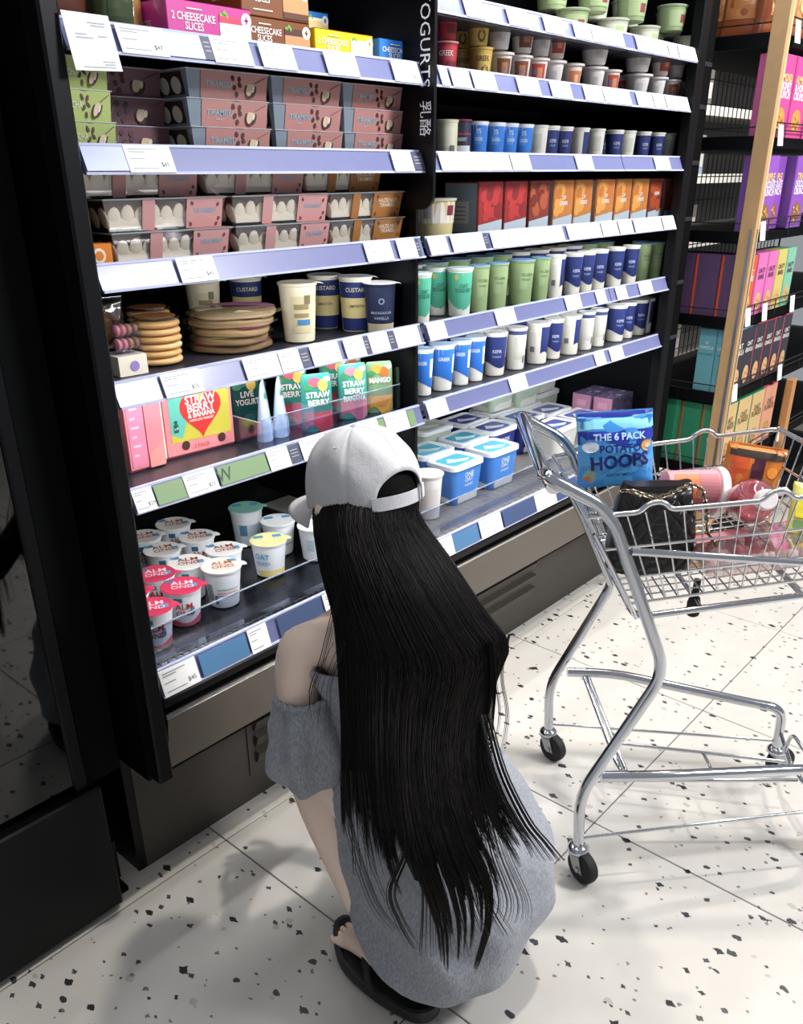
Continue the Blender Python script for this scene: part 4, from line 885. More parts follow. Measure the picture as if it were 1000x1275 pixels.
x = 1.695; k3 = ['red', 'red', 'redb', 'or', 'or', 'or', 'or', 'or', 'ber', 'ber']; nm3 = {'red': 'strawberry red', 'redb': 'red-brown plum', 'or': 'orange peach', 'ber': 'dark red berry'}
xs3 = [on_y(p, 262, 1.268).x for p in (603, 625, 648, 694, 706, 726, 752, 772, 790, 808, 828)]
for i, k in enumerate(k3):
    xx = 1.700 + i * .1065
    place(FC[k], 'fruit_carton', f'{nm3[k]} upright fruit carton, {ORD[i]} from the left on its shelf', 'carton', (xx, 1.268 + U(-.003, .003), S[3]), U(-.03, .03), 'upright fruit cartons')
place(FC['red'], 'fruit_carton', 'strawberry red fruit carton behind the round cream tub', 'carton', (1.53, 1.43, S[3]), 0, 'upright fruit cartons')
rtub = simple('roundtub', .050, .044, .078, '#cfc08a', [(-150, 150, .030, .074, '#e2ddd0'), (20, 45, .046, .066, '#7e2338'), (-45, -25, .04, .066, '#a39a9a')], '#d9dde0', rim=1.07)
place(rtub, 'yogurt_tub', 'round cream tub with a small dark red square label beside the sign blade', 'yogurt', (1.565, 1.292, S[3]), -.5)
# ------------------------------------------------------------------ deck of the right bay: square tubs
def sq_tub(key, W, D, H, body, top, base, words, lidc='#f2f4f6', splash='#f1f3f2'):
    mb = MB(); BM_ = K(body, .35); WM_ = K('#e9e7df', .4)
    def sec(z):
        k = .86 + .14 * z / H; return rrect(W * k, D * k, .018, 4, z)
    mb.loft([sec(0), sec(.003), sec(H * .9)], BM_)
    pr = MB(); kk = lambda z: .86 + .14 * z / H
    n = 12; v = []; f = []
    for i in range(n + 1):
        t = i / n
        for zz in (.002, H * (.16 + .10 * t + .03 * math.sin(t * 6))): v.append(((t - .5) * (W * kk(zz) - .034), -D * kk(zz) / 2 - .0008, zz))
    for i in range(n): f.append((2 * i, 2 * i + 2, 2 * i + 3, 2 * i + 1))
    pr.add(v, f, WM_)
    v = []; f = []
    for i in range(n + 1):
        t = i / n
        for zz in (.002, H * (.22 - .08 * t)): v.append((-W * kk(zz) / 2 - .0008, (.5 - t) * (D * kk(zz) - .034), zz))
    for i in range(n): f.append((2 * i, 2 * i + 2, 2 * i + 3, 2 * i + 1))
    pr.add(v, f, WM_)
    for i, (w_, s_, zz) in enumerate(words):
        pr.text(w_, s_, lambda a, b, zz=zz: Vector((a, -D * kk(zz + b) / 2 - .0014, zz + b)), K('#e8f0f6'), W * .7, .012)
    ld = MB(); LM = K(lidc, .3)
    o = lambda w_, z: rrect(W + w_, D + w_, .020, 4, z)
    ld.loft([o(.002, H * .88), o(.006, H * .885), o(.006, H * .985), o(.001, H), o(-.016, H), o(-.022, H * .975), o(-.03, H * .972)], LM)
    dc = MB(); dc.loft([rrect(W - .034, D - .034, .014, 4, H * .9725), rrect(W - .034, D - .034, .014, 4, H * .9745)], K(top, .3))
    dc.poly([(-W * .30, -D * .05, H * .976), (W * .12, -D * .26, H * .976), (W * .32, -D * .16, H * .976), (W * .05, 0, H * .976), (-W * .1, D * .2, H * .976)], K(splash, .35))
    return [('tub_body', mb.mesh('tub_body', 40), [('front_print', pr.mesh('front_print', 0))]), ('lid', ld.mesh('lid', 40), [('lid_print', dc.mesh('lid_print', 0))])]
z = S[6]
tq = sq_tub('q1', .142, .108, .118, '#4a85cf', '#57c0dc', '', [('ONE', .020, .083), ('OAT', .018, .068), ('YOGURT', .010, .052)])
nq = sq_tub('q2', .142, .108, .118, '#232f78', '#3a4ba8', '', [('GREEK', .018, .08), ('YOGURT', .011, .062)])
pq = sq_tub('q3', .150, .108, .105, '#d5d4cb', '#5766ad', '', [('KEFIR', .018, .06)])
gq = sq_tub('q4', .15, .11, .125, '#b9cbb5', '#c4d3c0', '', [])
TG = 'square tubs on the deck'
for x, yy, t, lab in ((1.862, 1.442, tq, 'blue square tub with a turquoise lid, front row left'), (2.040, 1.440, tq, 'blue square tub with a turquoise lid, front row right'), (1.885, 1.568, tq, 'blue square tub with a turquoise lid, second row left'), (2.060, 1.566, tq, 'blue square tub with a turquoise lid, second row right'),
                      (1.700, 1.60, nq, 'navy square tub standing in the shade at the left end of the deck'), (2.222, 1.570, nq, 'navy square tub with a white-rimmed lid, beside the blue ones in the second row'), (2.232, 1.692, nq, 'navy square tub with a white-rimmed lid, third row left'), (2.395, 1.575, nq, 'navy square tub with a white-rimmed lid, second row right'),
                      (2.415, 1.452, pq, 'pale square tub with a violet-blue lid, nearest the trolley handle'), (2.400, 1.700, nq, 'navy square tub with a white-rimmed lid, third row middle'), (2.575, 1.580, pq, 'pale square tub with a violet-blue lid, second row'), (2.585, 1.455, pq, 'pale square tub with a violet-blue lid, beside the wall of purple cartons'), (2.57, 1.705, pq, 'pale square tub with a violet-blue lid, third row'),
                      (2.065, 1.72, gq, 'pale green square tub at the back of the deck, left'), (1.885, 1.72, gq, 'pale green square tub at the back of the deck, far left')):
    place(t, 'square_tub', lab, 'yogurt', (x, yy, z), U(-.03, .03), TG)
for k in range(3):
    place(gq, 'square_tub', f'pale green square tub stacked on the back row of pale tubs, {ORD[k]} from the left', 'yogurt', (2.40 + k * .158, 1.704, z + .1195 if k == 0 else z + .1065 if k == 1 else z), 0, TG) if k < 2 else None
place(sq_tub('q5', .15, .11, .125, '#c3d0c0', '#5766ad', '', []), 'square_tub', 'pale green tub with navy and white lid in the back right corner of the deck', 'yogurt', (2.715, 1.72, z), 0, TG)
place(sq_tub('q6', .15, .10, .125, '#c3d0c0', '#4a5cae', '', []), 'square_tub', 'tub with navy and white lid raised behind the purple cartons', 'yogurt', (2.715, 1.72, z + .126), 0, TG)
wc_ = simple('wpink', .040, .032, .125, '#eae5e1', [(60, 80, .01, .115, '#d97a8c'), (-60, 30, .03, .09, '#e3dbd6')], '#f3ecea', rim=1.08)
place(wc_, 'yogurt_tub', 'tall white tub with a pink stripe just right of the cap', 'yogurt', (1.695, 1.405, z), -.5)
def purple(key):
    mb = box_part(0, .15, 0, .075, 0, .07, '#6d5f80', .35, .0015); q_ = random.Random(5); pr = MB()
    for k in range(26):
        x, zz = q_.uniform(.01, .14), q_.uniform(.008, .062); disc(pr, x, zz, q_.uniform(.004, .011), q_.uniform(.003, .007), -.001 - .00003 * k, K(['#4b4a5c', '#8d7fa0', '#3c4a4c', '#a893b5', '#5d4a70'][k % 5]), 8, k)
    for k in range(16):
        x, yy = q_.uniform(.01, .14), q_.uniform(.008, .067); rx = q_.uniform(.006, .014)
        pr.poly([(x + rx * math.cos(a), yy + rx * .7 * math.sin(a), .0708 + .00003 * k) for a in [j * PI / 4 for j in range(8)]], K(['#b9a3cc', '#e3d8ee', '#6d5f90', '#8c7bb0'][k % 4]))
    en = MB(); en.box(-.001, 0, .002, .073, .002, .068, K('#c98ba6', .4)); en.box(-.0016, -.001, .02, .055, .03, .05, K('#d9a4bb'))
    return [('carton', mb.mesh('carton', 0)), ('wrap_print', pr.mesh('wrap_print', 0)), ('end_print', en.mesh('end_print', 0))]
pp = purple('p'); org_ = [('carton', box_part(0, .15, 0, .075, 0, .085, '#d98a4c', .4).mesh('carton', 0)), ('end_print', MB().box(-.001, 0, .006, .069, .01, .075, K('#eba55f')).mesh('end_print', 0))]
for i, (x, yy) in enumerate(((2.663, 1.372), (2.663, 1.452))):
    nm = ('front', 'rear')[i]
    place(org_, 'orange_carton', f'orange carton under the {nm} purple one beside the end post', 'carton', (x - .02 * 0, yy, z), 0, 'orange cartons')
    for k in range(1): place(pp, 'purple_carton', f'purple carton with a pink end, {nm} one of the pair beside the end post', 'carton', (x - .012, yy - .002 + .004 * i, z + .086), 0, 'purple cartons')

# ------------------------------------------------------------------ case on the left: dark glass doors over a low black kick box
LX = .578
lu = thing('glass_door_case', 'dark glass-fronted case with a low black base at the left edge', 'refrigerator', (.1, 1.6, 0)); OL = (.1, 1.6, 0)
mb = MB(); mb.rbox(-1.3, LX, 1.282, 1.95, .012, .312, BLACK, .004); obj('kick_box', mb.mesh('kick_box', 0, OL), lu)
mb = MB(); mb.box(-1.3, LX + .03, 1.315, 1.95, 0, .012, BLACKM); mb.box(LX, LX + .04, 1.36, 1.95, 0, .10, BLACK); obj('plinth', mb.mesh('plinth', 0, OL), lu)
mb = MB(); mb.box(.553, LX + .055, 1.305, 1.95, .312, 2.15, BLACKM); mb.rbox(.535, .560, 1.296, 1.306, .312, 2.15, BLACK, .003); obj('door_jamb', mb.mesh('door_jamb', 0, OL), lu)
mb = MB(); mb.box(-1.3, .536, 1.302, 1.308, .33, 2.15, clear('dark_door_glass', '#2c2f3a', .035, .03)); dg = obj('door_pane', mb.mesh('door_pane', 0, OL), lu)
mb = MB(); mb.box(-1.3, .553, 1.90, 1.95, .312, 2.15, BLACKM); obj('back_panel', mb.mesh('back_panel', 0, OL), lu)
mb = MB(); mb.box(-1.3, .553, 1.31, 1.90, 2.1, 2.15, BLACKM); obj('top_panel', mb.mesh('top_panel', 0, OL), lu)
for zz in (.45, .72, .98, 1.24, 1.5):
    mb = MB(); mb.box(-1.3, .553, 1.40, 1.90, zz - .012, zz, BLACK); mb.box(-1.3, .553, 1.392, 1.40, zz - .02, zz + .018, M('dim_rail', '#4a4d63', .3)); obj('shelf_board', mb.mesh('shelf_board', 0, OL), lu)
dim = [('carton', box_part(0, .09, 0, .1, 0, .12, '#5b4f63', .4).mesh('carton', 0)), ('front_print', MB().box(.01, .08, -.001, 0, .03, .09, K('#8c7f95')).mesh('front_print', 0))]
dim2 = [('carton', box_part(0, .09, 0, .1, 0, .10, '#6b3d40', .4).mesh('carton', 0)), ('front_print', MB().box(.01, .08, -.001, 0, .02, .08, K('#a3868a')).mesh('front_print', 0))]
n = 0
for zz, nm in ((.98, 'middle'), (1.24, 'upper')):
    for i in range(4):
        place(dim if i % 2 else dim2, 'dim_carton', f'{"violet" if i % 2 else "dull red"} carton behind dark glass, {ORD[i]} from the left, {nm} board', 'carton', (.13 + i * .102, 1.42, zz), 0, 'cartons behind the dark glass')

# ------------------------------------------------------------------ cereal gondola beyond the case
GX, GY, GB = 2.92, 1.078, 1.53; GE = 4.6
gd = thing('cereal_gondola', 'black wire-backed shelving with timber corner post holding cereal cartons', 'shelving', (3.7, 1.3, 0)); OG = (3.7, 1.3, 0)
mb = MB(); mb.rbox(GX - .022, GX + .0, GY - .012, GY + .038, 0, 2.3, WOOD, .0015); mb.rbox(GX, GX + .012, GY - .012, GY + .004, 0, 2.3, M('lit_face_timber', '#dcb98a', .5, var=.1), .0015)  # same timber twice: the bright face has its light put into the colour
ps = obj('timber_post', mb.mesh('timber_post', 0, OG), gd)
mb = MB(); mb.box(GX - .006, GX + .0, GY - .0135, GY - .012, .2, 1.20, M('aluminium_strip', '#9c9ea3', .3, .9)); mb.box(GX - .0235, GX - .022, GY - .004, GY + .006, .2, 1.20, M('aluminium_strip')); obj('metal_inlay', mb.mesh('metal_inlay', 0, OG), ps)
mb = MB(); mb.rbox(GX + .60, GX + .64, GY - .03, GY + .0, 0, .62, M('orange_timber', '#c08a55', .5, var=.1), .002); obj('timber_post', mb.mesh('timber_post', 0, OG), gd)
GZ = [1.735, 1.462, 1.187, .918, .664, .395]
GW = M('black_grid_wire', '#101114', .45)
q = MB(); q.tube([(0, 0, 0), (0, 0, 2.0)], .0022, GW, 5); vw = q.mesh('grid_wire', 40)
q = MB(); q.tube([(0, 0, 0), (GE - GX - .1, 0, 0)], .0022, GW, 5); hw = q.mesh('grid_wire', 40)
mp = MB(); mp.tube([(3.0, GB, .15), (GE - .1, GB, .15), (GE - .1, GB, 2.15), (3.0, GB, 2.15)], .005, GW, 6, closed=True); mpo = obj('mesh_back', mp.mesh('mesh_back', 40, OG), gd)
x = 3.0
while x < GE - .15: obj('grid_wire', vw, mpo, (x - OG[0], GB - OG[1], .15)); x += .042
for k in range(24): obj('grid_wire', hw, mpo, (3.0 - OG[0], GB - .004 - OG[1], .2 + k * .082))
for zz in GZ:
    mb = MB(); mb.box(GX + .002, GE, GY + .006, GB - .01, zz - .030, zz - .002, BLACKM); mb.rbox(GX - .004, GX + .004, GY + .04, GB - .01, zz - .034, zz + .004, BLACK, .001)
    bd = obj('shelf_board', mb.mesh('shelf_board', 0, OG), gd)
    wg = MB()
    for dz in (.020, .040): wg.tube([(GE, GY - .006, zz + dz), (GX + .016, GY - .006, zz + dz)], .0022, GW, 5)
    wg.tube([(GX + .016, GY - .006, zz - .02), (GX + .016, GY - .006, zz + .041)], .0022, GW, 5)
    for k in range(8): wg.tube([(GX + .1 + k * .2, GY - .006, zz - .02), (GX + .1 + k * .2, GY - .006, zz + .041)], .0018, GW, 5)
    wg.tube([(GX - .006, GY + .04, zz + .028), (GX - .006, GB - .02, zz + .028)], .0022, GW, 5)
    obj('wire_guard', wg.mesh('wire_guard', 40, OG), bd)
def gtag(px, py, zz):
    p = on_y(px, py, GY - .012); o = obj('price_tag', tag_mesh(.042, .058, None, WHITE), bds[zz], (p.x - OG[0], GY - .0105 - OG[1], zz + .005 - OG[2])); o.rotation_euler = (-.12, 0, 0)
bds = {zz: [c for c in gd.children if c.name.startswith('shelf_board')][i] for i, zz in enumerate(GZ)}
for px, py, zz in ((995, 35, GZ[0]), (974, 160, GZ[1]), (952, 278, GZ[2]), (934, 382, GZ[3]), (955, 375, GZ[3]), (989, 367, GZ[3]), (916, 485, GZ[4]), (973, 455, GZ[4]), (905, 575, GZ[5]), (972, 530, GZ[5])): gtag(px, py, zz)
def cereal(W, D, H, body, side, front, words, ink='#ffffff', art='#c58a3c', edge=None):
    mb = MB(); mb.rbox(0, W, 0, D, 0, H, K(body, .35), .0012); pr = MB(); F = lambda a, b, e=.001: Vector((a, -e, b))
    pr.poly([F(.002, .002), F(W - .002, .002), F(W - .002, H - .002), F(.002, H - .002)], K(front, .35))
    for i, w_ in enumerate(words): pr.text(w_, min(.03, W * .26), lambda a, b, i=i: F(W * .5 + a, H * (.72 - .10 * i) + b, .002), K(ink if i else ('#f2d27a' if ink == '#ffffff' else ink)), W * .8, .02)
    disc(pr, W * .5, H * .22, W * .30, H * .15, -.0016, K(art), 18); q_ = random.Random(3)
    for k in range(14): disc(pr, W * (.5 + q_.uniform(-.22, .22)), H * (.22 + q_.uniform(-.11, .11)), W * .05, W * .03, -.002 - .00002 * k, K(['#e3b467', '#8a5426', '#d9a048'][k % 3]), 7, k)
    sd = MB(); G = lambda a, b, e=.001: Vector((-e, a, b)); sd.poly([G(D - .002, .002), G(.002, .002), G(.002, H - .002), G(D - .002, H - .002)], K(side, .4))
    if edge: sd.poly([G(D - .002, .002, .0015), G(D - .010, .002, .0015), G(D - .010, H - .002, .0015), G(D - .002, H - .002, .0015)], K(edge))
    return mb, pr, sd
def put_cereal(spec, lab, loc, grp, sidewords=None, rotz=0):
    mb, pr, sd = cereal(*spec)
    if sidewords:
        D, H = spec[1], spec[2]
        for w_, s_, zz, c in sidewords: sd.text(w_, s_, lambda a, b, zz=zz: Vector((-.002, D / 2 - a, zz + b)), K(c), D * .8, .01)
    place([('carton', mb.mesh('carton', 0)), ('front_print', pr.mesh('front_print', 0)), ('side_print', sd.mesh('side_print', 0))], 'cereal_carton', lab, 'carton', loc, rotz, grp)
gx, gy = GX + .012, GY + .008
CG = 'cereal cartons on the gondola'
pk_ = (.135, .062, .225, '#c94f92', '#c05a93', '#d8478e', ['ALMOND', '& HONEY', 'CRUNCH'], '#ffffff', '#c98a45')
for i in range(3): put_cereal(pk_, f'hot pink crunch carton on the gondola, {ORD[i]} from the timber post', (gx + i * .145, gy, GZ[1]), CG)
pu_ = (.135, .062, .225, '#7b4a9c', '#7a4f9d', '#8d4fb5', ['TRIPLE', 'CHOCOLATE', 'CRUNCH'], '#ffffff', '#8a5f3a')
put_cereal(pu_, 'purple chocolate crunch carton beside the timber post', (gx, gy, GZ[2]), CG)
put_cereal(pu_, 'purple chocolate crunch carton pushed back behind the tilted one', (gx + .15, gy + .03, GZ[2]), CG)
put_cereal(pu_, 'purple crunch carton turned its plain dark side out', (gx + .30, gy, GZ[2]), CG)
for i in range(2): put_cereal((.09, .085, .20, '#5d4266', '#5b4569', '#d4562c', ['OAT', 'BARS'], '#ffffff', '#e0a34a', '#c4502f'), f'{("plum-sided orange carton", "plum-sided orange carton set deeper")[i]} on the gondola below the purple crunch', (gx, gy + .002 + i * .088, GZ[3]), CG)
put_cereal((.09, .085, .20, '#5d4266', '#5b4569', '#d4562c', ['OAT', 'BARS'], '#ffffff', '#e0a34a', '#c4502f'), 'plum-sided orange carton set deepest on the gondola below the purple crunch', (gx, gy + .178, GZ[3]), CG)
for i, (c, nm) in enumerate((('#d86fb0', 'first pink'), ('#d86fb0', 'second pink'), ('#cfc06a', 'yellow-green'), ('#7fc0a0', 'mint'))):
    put_cereal((.085, .085, .20, c, c, c, ['OATY', 'BARS'], '#5c3350', '#d9b070'), f'{nm} bar carton right of the timber post', (gx + .095 + i * .092, gy, GZ[3]), CG)
for i in range(2): put_cereal((.10, .062, .215, '#5f9fae', '#68a5b3', '#2b2430', ['OAT', 'GRANOLA'], '#e8e3dc', '#d0a878'), f'teal-sided granola carton, {("at the post", "behind the one at the post")[i]}', (gx, gy + i * .0635, GZ[4]), CG, [('GRANOLA', .016, .15, '#cfe3e6'), ('OATS & SEEDS', .008, .128, '#3f7482'), ('o', .02, .168, '#cfe3e6')])
for i, c in enumerate(('#4f9aa6', '#b5566a', '#c8475c', '#d0566e', '#e06a80')):
    put_cereal((.085, .062, .215, c, c, '#2b2430', ['OAT', 'GRANOLA'], '#e8e3dc', '#d0a878'), f'dark-fronted granola carton with a {("teal", "dusty rose", "crimson", "rose", "coral pink")[i]} side', (gx + .108 + i * .092, gy + .004, GZ[4]), CG)
for i in range(3): put_cereal((.125, .075, .225, '#2f7d5c', '#2f8562', '#cfb077', ['OAT', 'FLAKES'], '#6a4e2c', '#b58a50', '#8b6a3c'), f'green-sided oat flakes carton, {ORD[i]} deep from the timber post', (gx, gy + i * .079, GZ[5]), CG)
for i in range(3): put_cereal((.125, .062, .225, '#2f8562' if i < 2 else '#e07080', '#2f8562', '#cfb077' if i < 2 else '#d99a7c', ['OAT', 'FLAKES'], '#6a4e2c', '#b58a50'), f'{("oat", "oat", "pink-edged oat")[i]} flakes carton right of the post, {ORD[i]} along', (gx + .135 + i * .131, gy, GZ[5]), CG)
for i in range(4):
    bgm = bag('gbag%d' % i, .15, .20, .07, ['#8a4a2c', '#a35a30', '#7a4630', '#b06a3c'][i], [spatch(-.05, .05, .05, .14, '#c98a55'), sdisc(0, .09, .025, .02, '#e0b070', .0028)])
    place(bgm, 'snack_bag', f'brown granola bag on the top gondola board, {ORD[i]} from the timber post', 'pouch', (gx + .07 + (i - 0) * .16 - (0), gy + .06 + .0 * i, GZ[0]), -.4, 'granola bags')
for i in range(2):
    bgm = bag('hbag%d' % i, .13, .20, .06, ['#9a5230', '#84472c'][i], [spatch(-.05, .05, .05, .14, '#b97a48')])
    place(bgm, 'snack_bag', f'brown granola bag deeper on the top gondola board, {("nearer", "farther")[i]} one', 'pouch', (gx + .05, gy + .15 + .085 * i, GZ[0]), -1.35, 'granola bags')
put_cereal((.12, .08, .17, '#a8502c', '#a8502c', '#b05a34', ['GRANOLA'], '#ffffff', '#d8a35c'), 'rust-coloured carton lying deep on the bottom gondola board', (gx + .02, gy + .02, .14), CG)
mb = MB(); mb.box(GX + .002, GE, GY + .02, GB - .01, .02, .138, BLACKM); obj('base_board', mb.mesh('base_board', 0, OG), gd)
# shelving of the next aisle seen through the wire grid
ng = thing('far_shelving', 'grey shelving of the next aisle seen through the wire grid', 'shelving', (5.2, 2.5, 0)); ON = (5.2, 2.5, 0)
FB = M('far_grey_board', '#9a958c', .4); 
mb = MB(); mb.box(3.4, 7.2, 2.75, 2.8, 0, 2.5, M('far_back', '#4e4a46', .7)); obj('back_panel', mb.mesh('back_panel', 0, ON), ng)
for i, zz in enumerate((.25, .62, .98, 1.34, 1.70, 2.05)):
    mb = MB(); mb.box(3.4, 7.2, 2.35, 2.75, zz - .03, zz, FB); mb.box(3.4, 7.2, 2.34, 2.35, zz - .04, zz + .01, M('far_pale_edge', '#d5d2ca', .3)); obj('shelf_board', mb.mesh('shelf_board', 0, ON), ng)
n = 0
for i, zz in enumerate((.25, .62, .98, 1.34, 1.70)):
    for k in range(5):
        c = ['#6b5f58', '#7f8c9c', '#55504c', '#8d8378', '#5a6b80'][(i + k * 2) % 5]; wv_ = ['brown', 'blue-grey', 'charcoal', 'beige', 'slate blue'][(i + k * 2) % 5]
        t = [('carton', box_part(0, .2, 0, .2, 0, .2 + .02 * ((k + i) % 3), c).mesh('carton', 0)), ('front_print', MB().box(.03, .17, -.001, 0, .05, .13, K('#b5b0a8')).mesh('front_print', 0))]
        place(t, 'far_carton', f'{wv_} carton in the next aisle, {ORD[k]} from the left on its {["lowest", "second", "third", "fourth", "highest"][i]} board', 'carton', (3.9 + k * .34, 2.38, zz), 0, 'cartons in the next aisle')
# ------------------------------------------------------------------ shopping trolley
A0 = Vector((1.268, .629, 0)); CF = Vector((.659, -.752, 0)).normalized(); CW = Vector((.752, .659, 0)).normalized()
CROT = math.atan2(CF.y, CF.x)
def c_at(px, py, v):       # point of the trolley's own frame seen at a pixel, on the lengthwise plane v
    p = on_p(px, py, A0 + CW * v, CW) - A0; return Vector((p.dot(CF), v, p.z))
def c_world(u, v, z): return A0 + CF * u + CW * v + Vector((0, 0, z))
ct = thing('shopping_trolley', 'small chrome shopping trolley with a wire basket and black castors', 'trolley', A0, CROT)
CWD = .41
for v in (0, CWD):
    mb = MB(); mb.tube([(0, v, .080), (-.008, v, .215), (.128, v, .510), (.002, v, .812), (-.030, v, .850), (-.095, v, .884)], .0115, CHROME, 14, .05)
    obj('leg', mb.mesh('leg', 50), ct)
mb = MB(); mb.tube([(-.085, 0, .8785), (-.125, 0, .899), (-.115, CWD, .893), (-.085, CWD, .8785)], .0128, CHROME, 14, .045)
hb = obj('handle_bar', mb.mesh('handle_bar', 50), ct)
mb = MB()
for v in (.008, CWD - .008): mb.tube([(-.108, v - .012, .884), (-.112, v + .012, .890)], .0165, CHROME, 14)
obj('handle_clamp', mb.mesh('handle_clamp', 50), hb)
RA = [(.030, 0, .262), (.15, .002, .262), (.47, .060, .232), (.545, .075, .215), (.550, .075, .075)]
RB = [(.034, CWD, .252), (.15, CWD - .004, .250), (.47, CWD - .065, .205), (.545, CWD - .075, .195), (.552, CWD - .075, .075)]
for pts in (RA, RB):
    mb = MB(); mb.tube(pts, .0115, CHROME, 14, .05); obj('base_rail', mb.mesh('base_rail', 50), ct)
# castors
def castor(u, v, turn):
    c = MB(); c.lathe([(.012, .064), (.019, .066), (.0225, .070), (.0225, .076), (.017, .082), (.012, .084)], CHROME, 20)
    cs = obj('castor', c.mesh('castor', 50), ct, (u, v, 0)); cs.rotation_euler = (0, 0, turn)
    f = MB()
    for s_ in (-1, 1): f.hexa([(.006, s_ * .0150 - .001, .030), (.032, s_ * .0150 - .001, .030), (.032, s_ * .0150 + .001, .030), (.006, s_ * .0150 + .001, .030), (-.014, s_ * .0150 - .001, .068), (.018, s_ * .0150 - .001, .068), (.018, s_ * .0150 + .001, .068), (-.014, s_ * .0150 + .001, .068)], M('zinc_plate', '#a9adb0', .35, .9))
    f.box(-.016, .019, -.016, .016, .0625, .0665, M('zinc_plate')); f.tube([(.019, -.020, .037), (.019, .020, .037)], .006, M('zinc_plate'), 10)
    obj('castor_fork', f.mesh('castor_fork', 40), cs)
    w_ = MB(); n = 26; prof = [(-.0125, .004), (-.0125, .031), (-.010, .0355), (-.004, .037), (.004, .037), (.010, .0355), (.0125, .031), (.0125, .004)]
    w_.loft([[(.019 + r * math.cos(2 * PI * j / n), y, .037 + r * math.sin(2 * PI * j / n)) for j in range(n)] for y, r in prof], RUBBER)
    obj('wheel', w_.mesh('wheel', 40), cs)
castor(0, 0, -1.0); castor(0, CWD, -.9); castor(.552, CWD - .075, .3); castor(.550, .075, .3)
# lower rods
WR = .0034
def rod(name, pts, r=WR, parent=None, fil=0, mat=CHROME):
    mb = MB(); mb.tube(pts, r, mat, 8, fil); return obj(name, mb.mesh(name, 50), parent or ct)
rod('lower_rod', [(0, 0, .100), (.55, .075, .112)]); rod('lower_rod', [(0, CWD, .098), (.552, CWD - .075, .100)])
rod('tray_strut', [(.075, CWD - .006, .245), (.122, .215, .132), (.128, .185, .130)], .0055); rod('tray_strut', [(.085, CWD - .008, .245), (.132, .25, .14), (.140, .165, .130)], .0045)
rod('tray_rod', [(.125, .29, .130), (.515, .215, .130)], .0042); rod('tray_rod', [(.125, .150, .130), (.515, .150, .130)], .0042)
rod('tray_rod', [(.335, .247, .130), (.335, .150, .130)], .0042); rod('tray_rod', [(.128, .30, .130), (.128, .14, .130)], .0042)
rod('tray_front_bar', [(.552, CWD - .075, .125), (.525, .215, .130), (.525, .150, .130), (.550, .075, .125)], .0055)
rod('tray_hoop', [(.525, .250, .130), (.535, .250, .185), (.535, .130, .185), (.525, .130, .130)], .0046, None, .02)
# basket
RN, RFN, RFF, RF_ = Vector((-.045, 0, .826)), Vector((.475, .0, .876)), Vector((.440, CWD, .866)), Vector((-.040, CWD, .806))
BN, BFN, BFF, BF_ = Vector((.055, .045, .632)), Vector((.425, .045, .690)), Vector((.405, .37, .690)), Vector((.055, .37, .632))
def notch(a, b, ts, up=.016):
    d = b - a; L_ = d.length; out = [a]
    for t in ts:
        for dt, dz in ((-.028, 0), (-.012, up), (.012, up), (.028, 0)): out.append(a + d * (t + dt / L_) + Vector((0, 0, dz)))
    return out
rim_pts = notch(RN, RFN, (.22, .62)) + notch(RFN, RFF, ()) + notch(RFF, RF_, (.33,)) + [RF_]
mb = MB(); mb.tube(rim_pts, .0050, WIRE, 8, .02, closed=False); mb.tube([RF_, RN], .0040, WIRE, 8)
bk = obj('basket', mb.mesh('basket', 50), ct)
def L2(a, b, t): return a.lerp(b, t)
def wire(pts, r=.0017): 
    mb = MB(); mb.tube(pts, r, WIRE, 6, .006); obj('wire', mb.mesh('wire', 50), bk)
NL, NW = 17, 12
for i in range(NL):
    t = i / (NL - 1)
    wire([L2(RN, RFN, t), L2(BN, BFN, t), L2(BF_, BFF, t), L2(RF_, RFF, t)])
for j in range(1, NW):
    t = j / NW
    wire([L2(RN, RF_, t), L2(BN, BF_, t), L2(BFN, BFF, t), L2(RFN, RFF, t)])
for t in (.36, .70):
    ring = [L2(RN, BN, t), L2(RFN, BFN, t), L2(RFF, BFF, t), L2(RF_, BF_, t)]
    wire(ring + [ring[0]], .0026)
wire([BN, BFN, BFF, BF_, BN], .003)
rod('side_bar', [(.035, -.006, .763), (.50, -.004, .728)], .0075); rod('side_bar', [(.030, CWD + .006, .752), (.47, CWD + .004, .726)], .0075)
rod('under_frame', [(.44, CWD - .05, .650), (.075, CWD - .05, .598), (.075, .055, .598), (.44, .055, .652)], .0070, None, .03)
rod('under_bar', [(.385, .055, .645), (.385, CWD - .05, .643)], .0070)
rod('rear_strut', [(-.028, CWD - .02, .775), (.030, CWD - .025, .672), (.112, CWD - .02, .50)], .0065)
rod('rear_strut', [(-.030, .010, .790), (.045, .02, .655), (.075, .05, .60)], .0045)
fb = MB(); fb.lathe([(.009, .578), (.013, .582), (.013, .606), (.010, .618)], RUBBER, 14, (.20, .10, 0)); fb.lathe([(.007, .616), (.007, .655)], RUBBER, 12, (.20, .10, 0)); obj('rubber_stop', fb.mesh('rubber_stop', 40), ct)
rod('cross_brace', [(.20, .055, .616), (.20, CWD - .05, .616)], .004)

# ------------------------------------------------------------------ things in the trolley
def in_cart(u, v, z): return c_world(u, v, z)
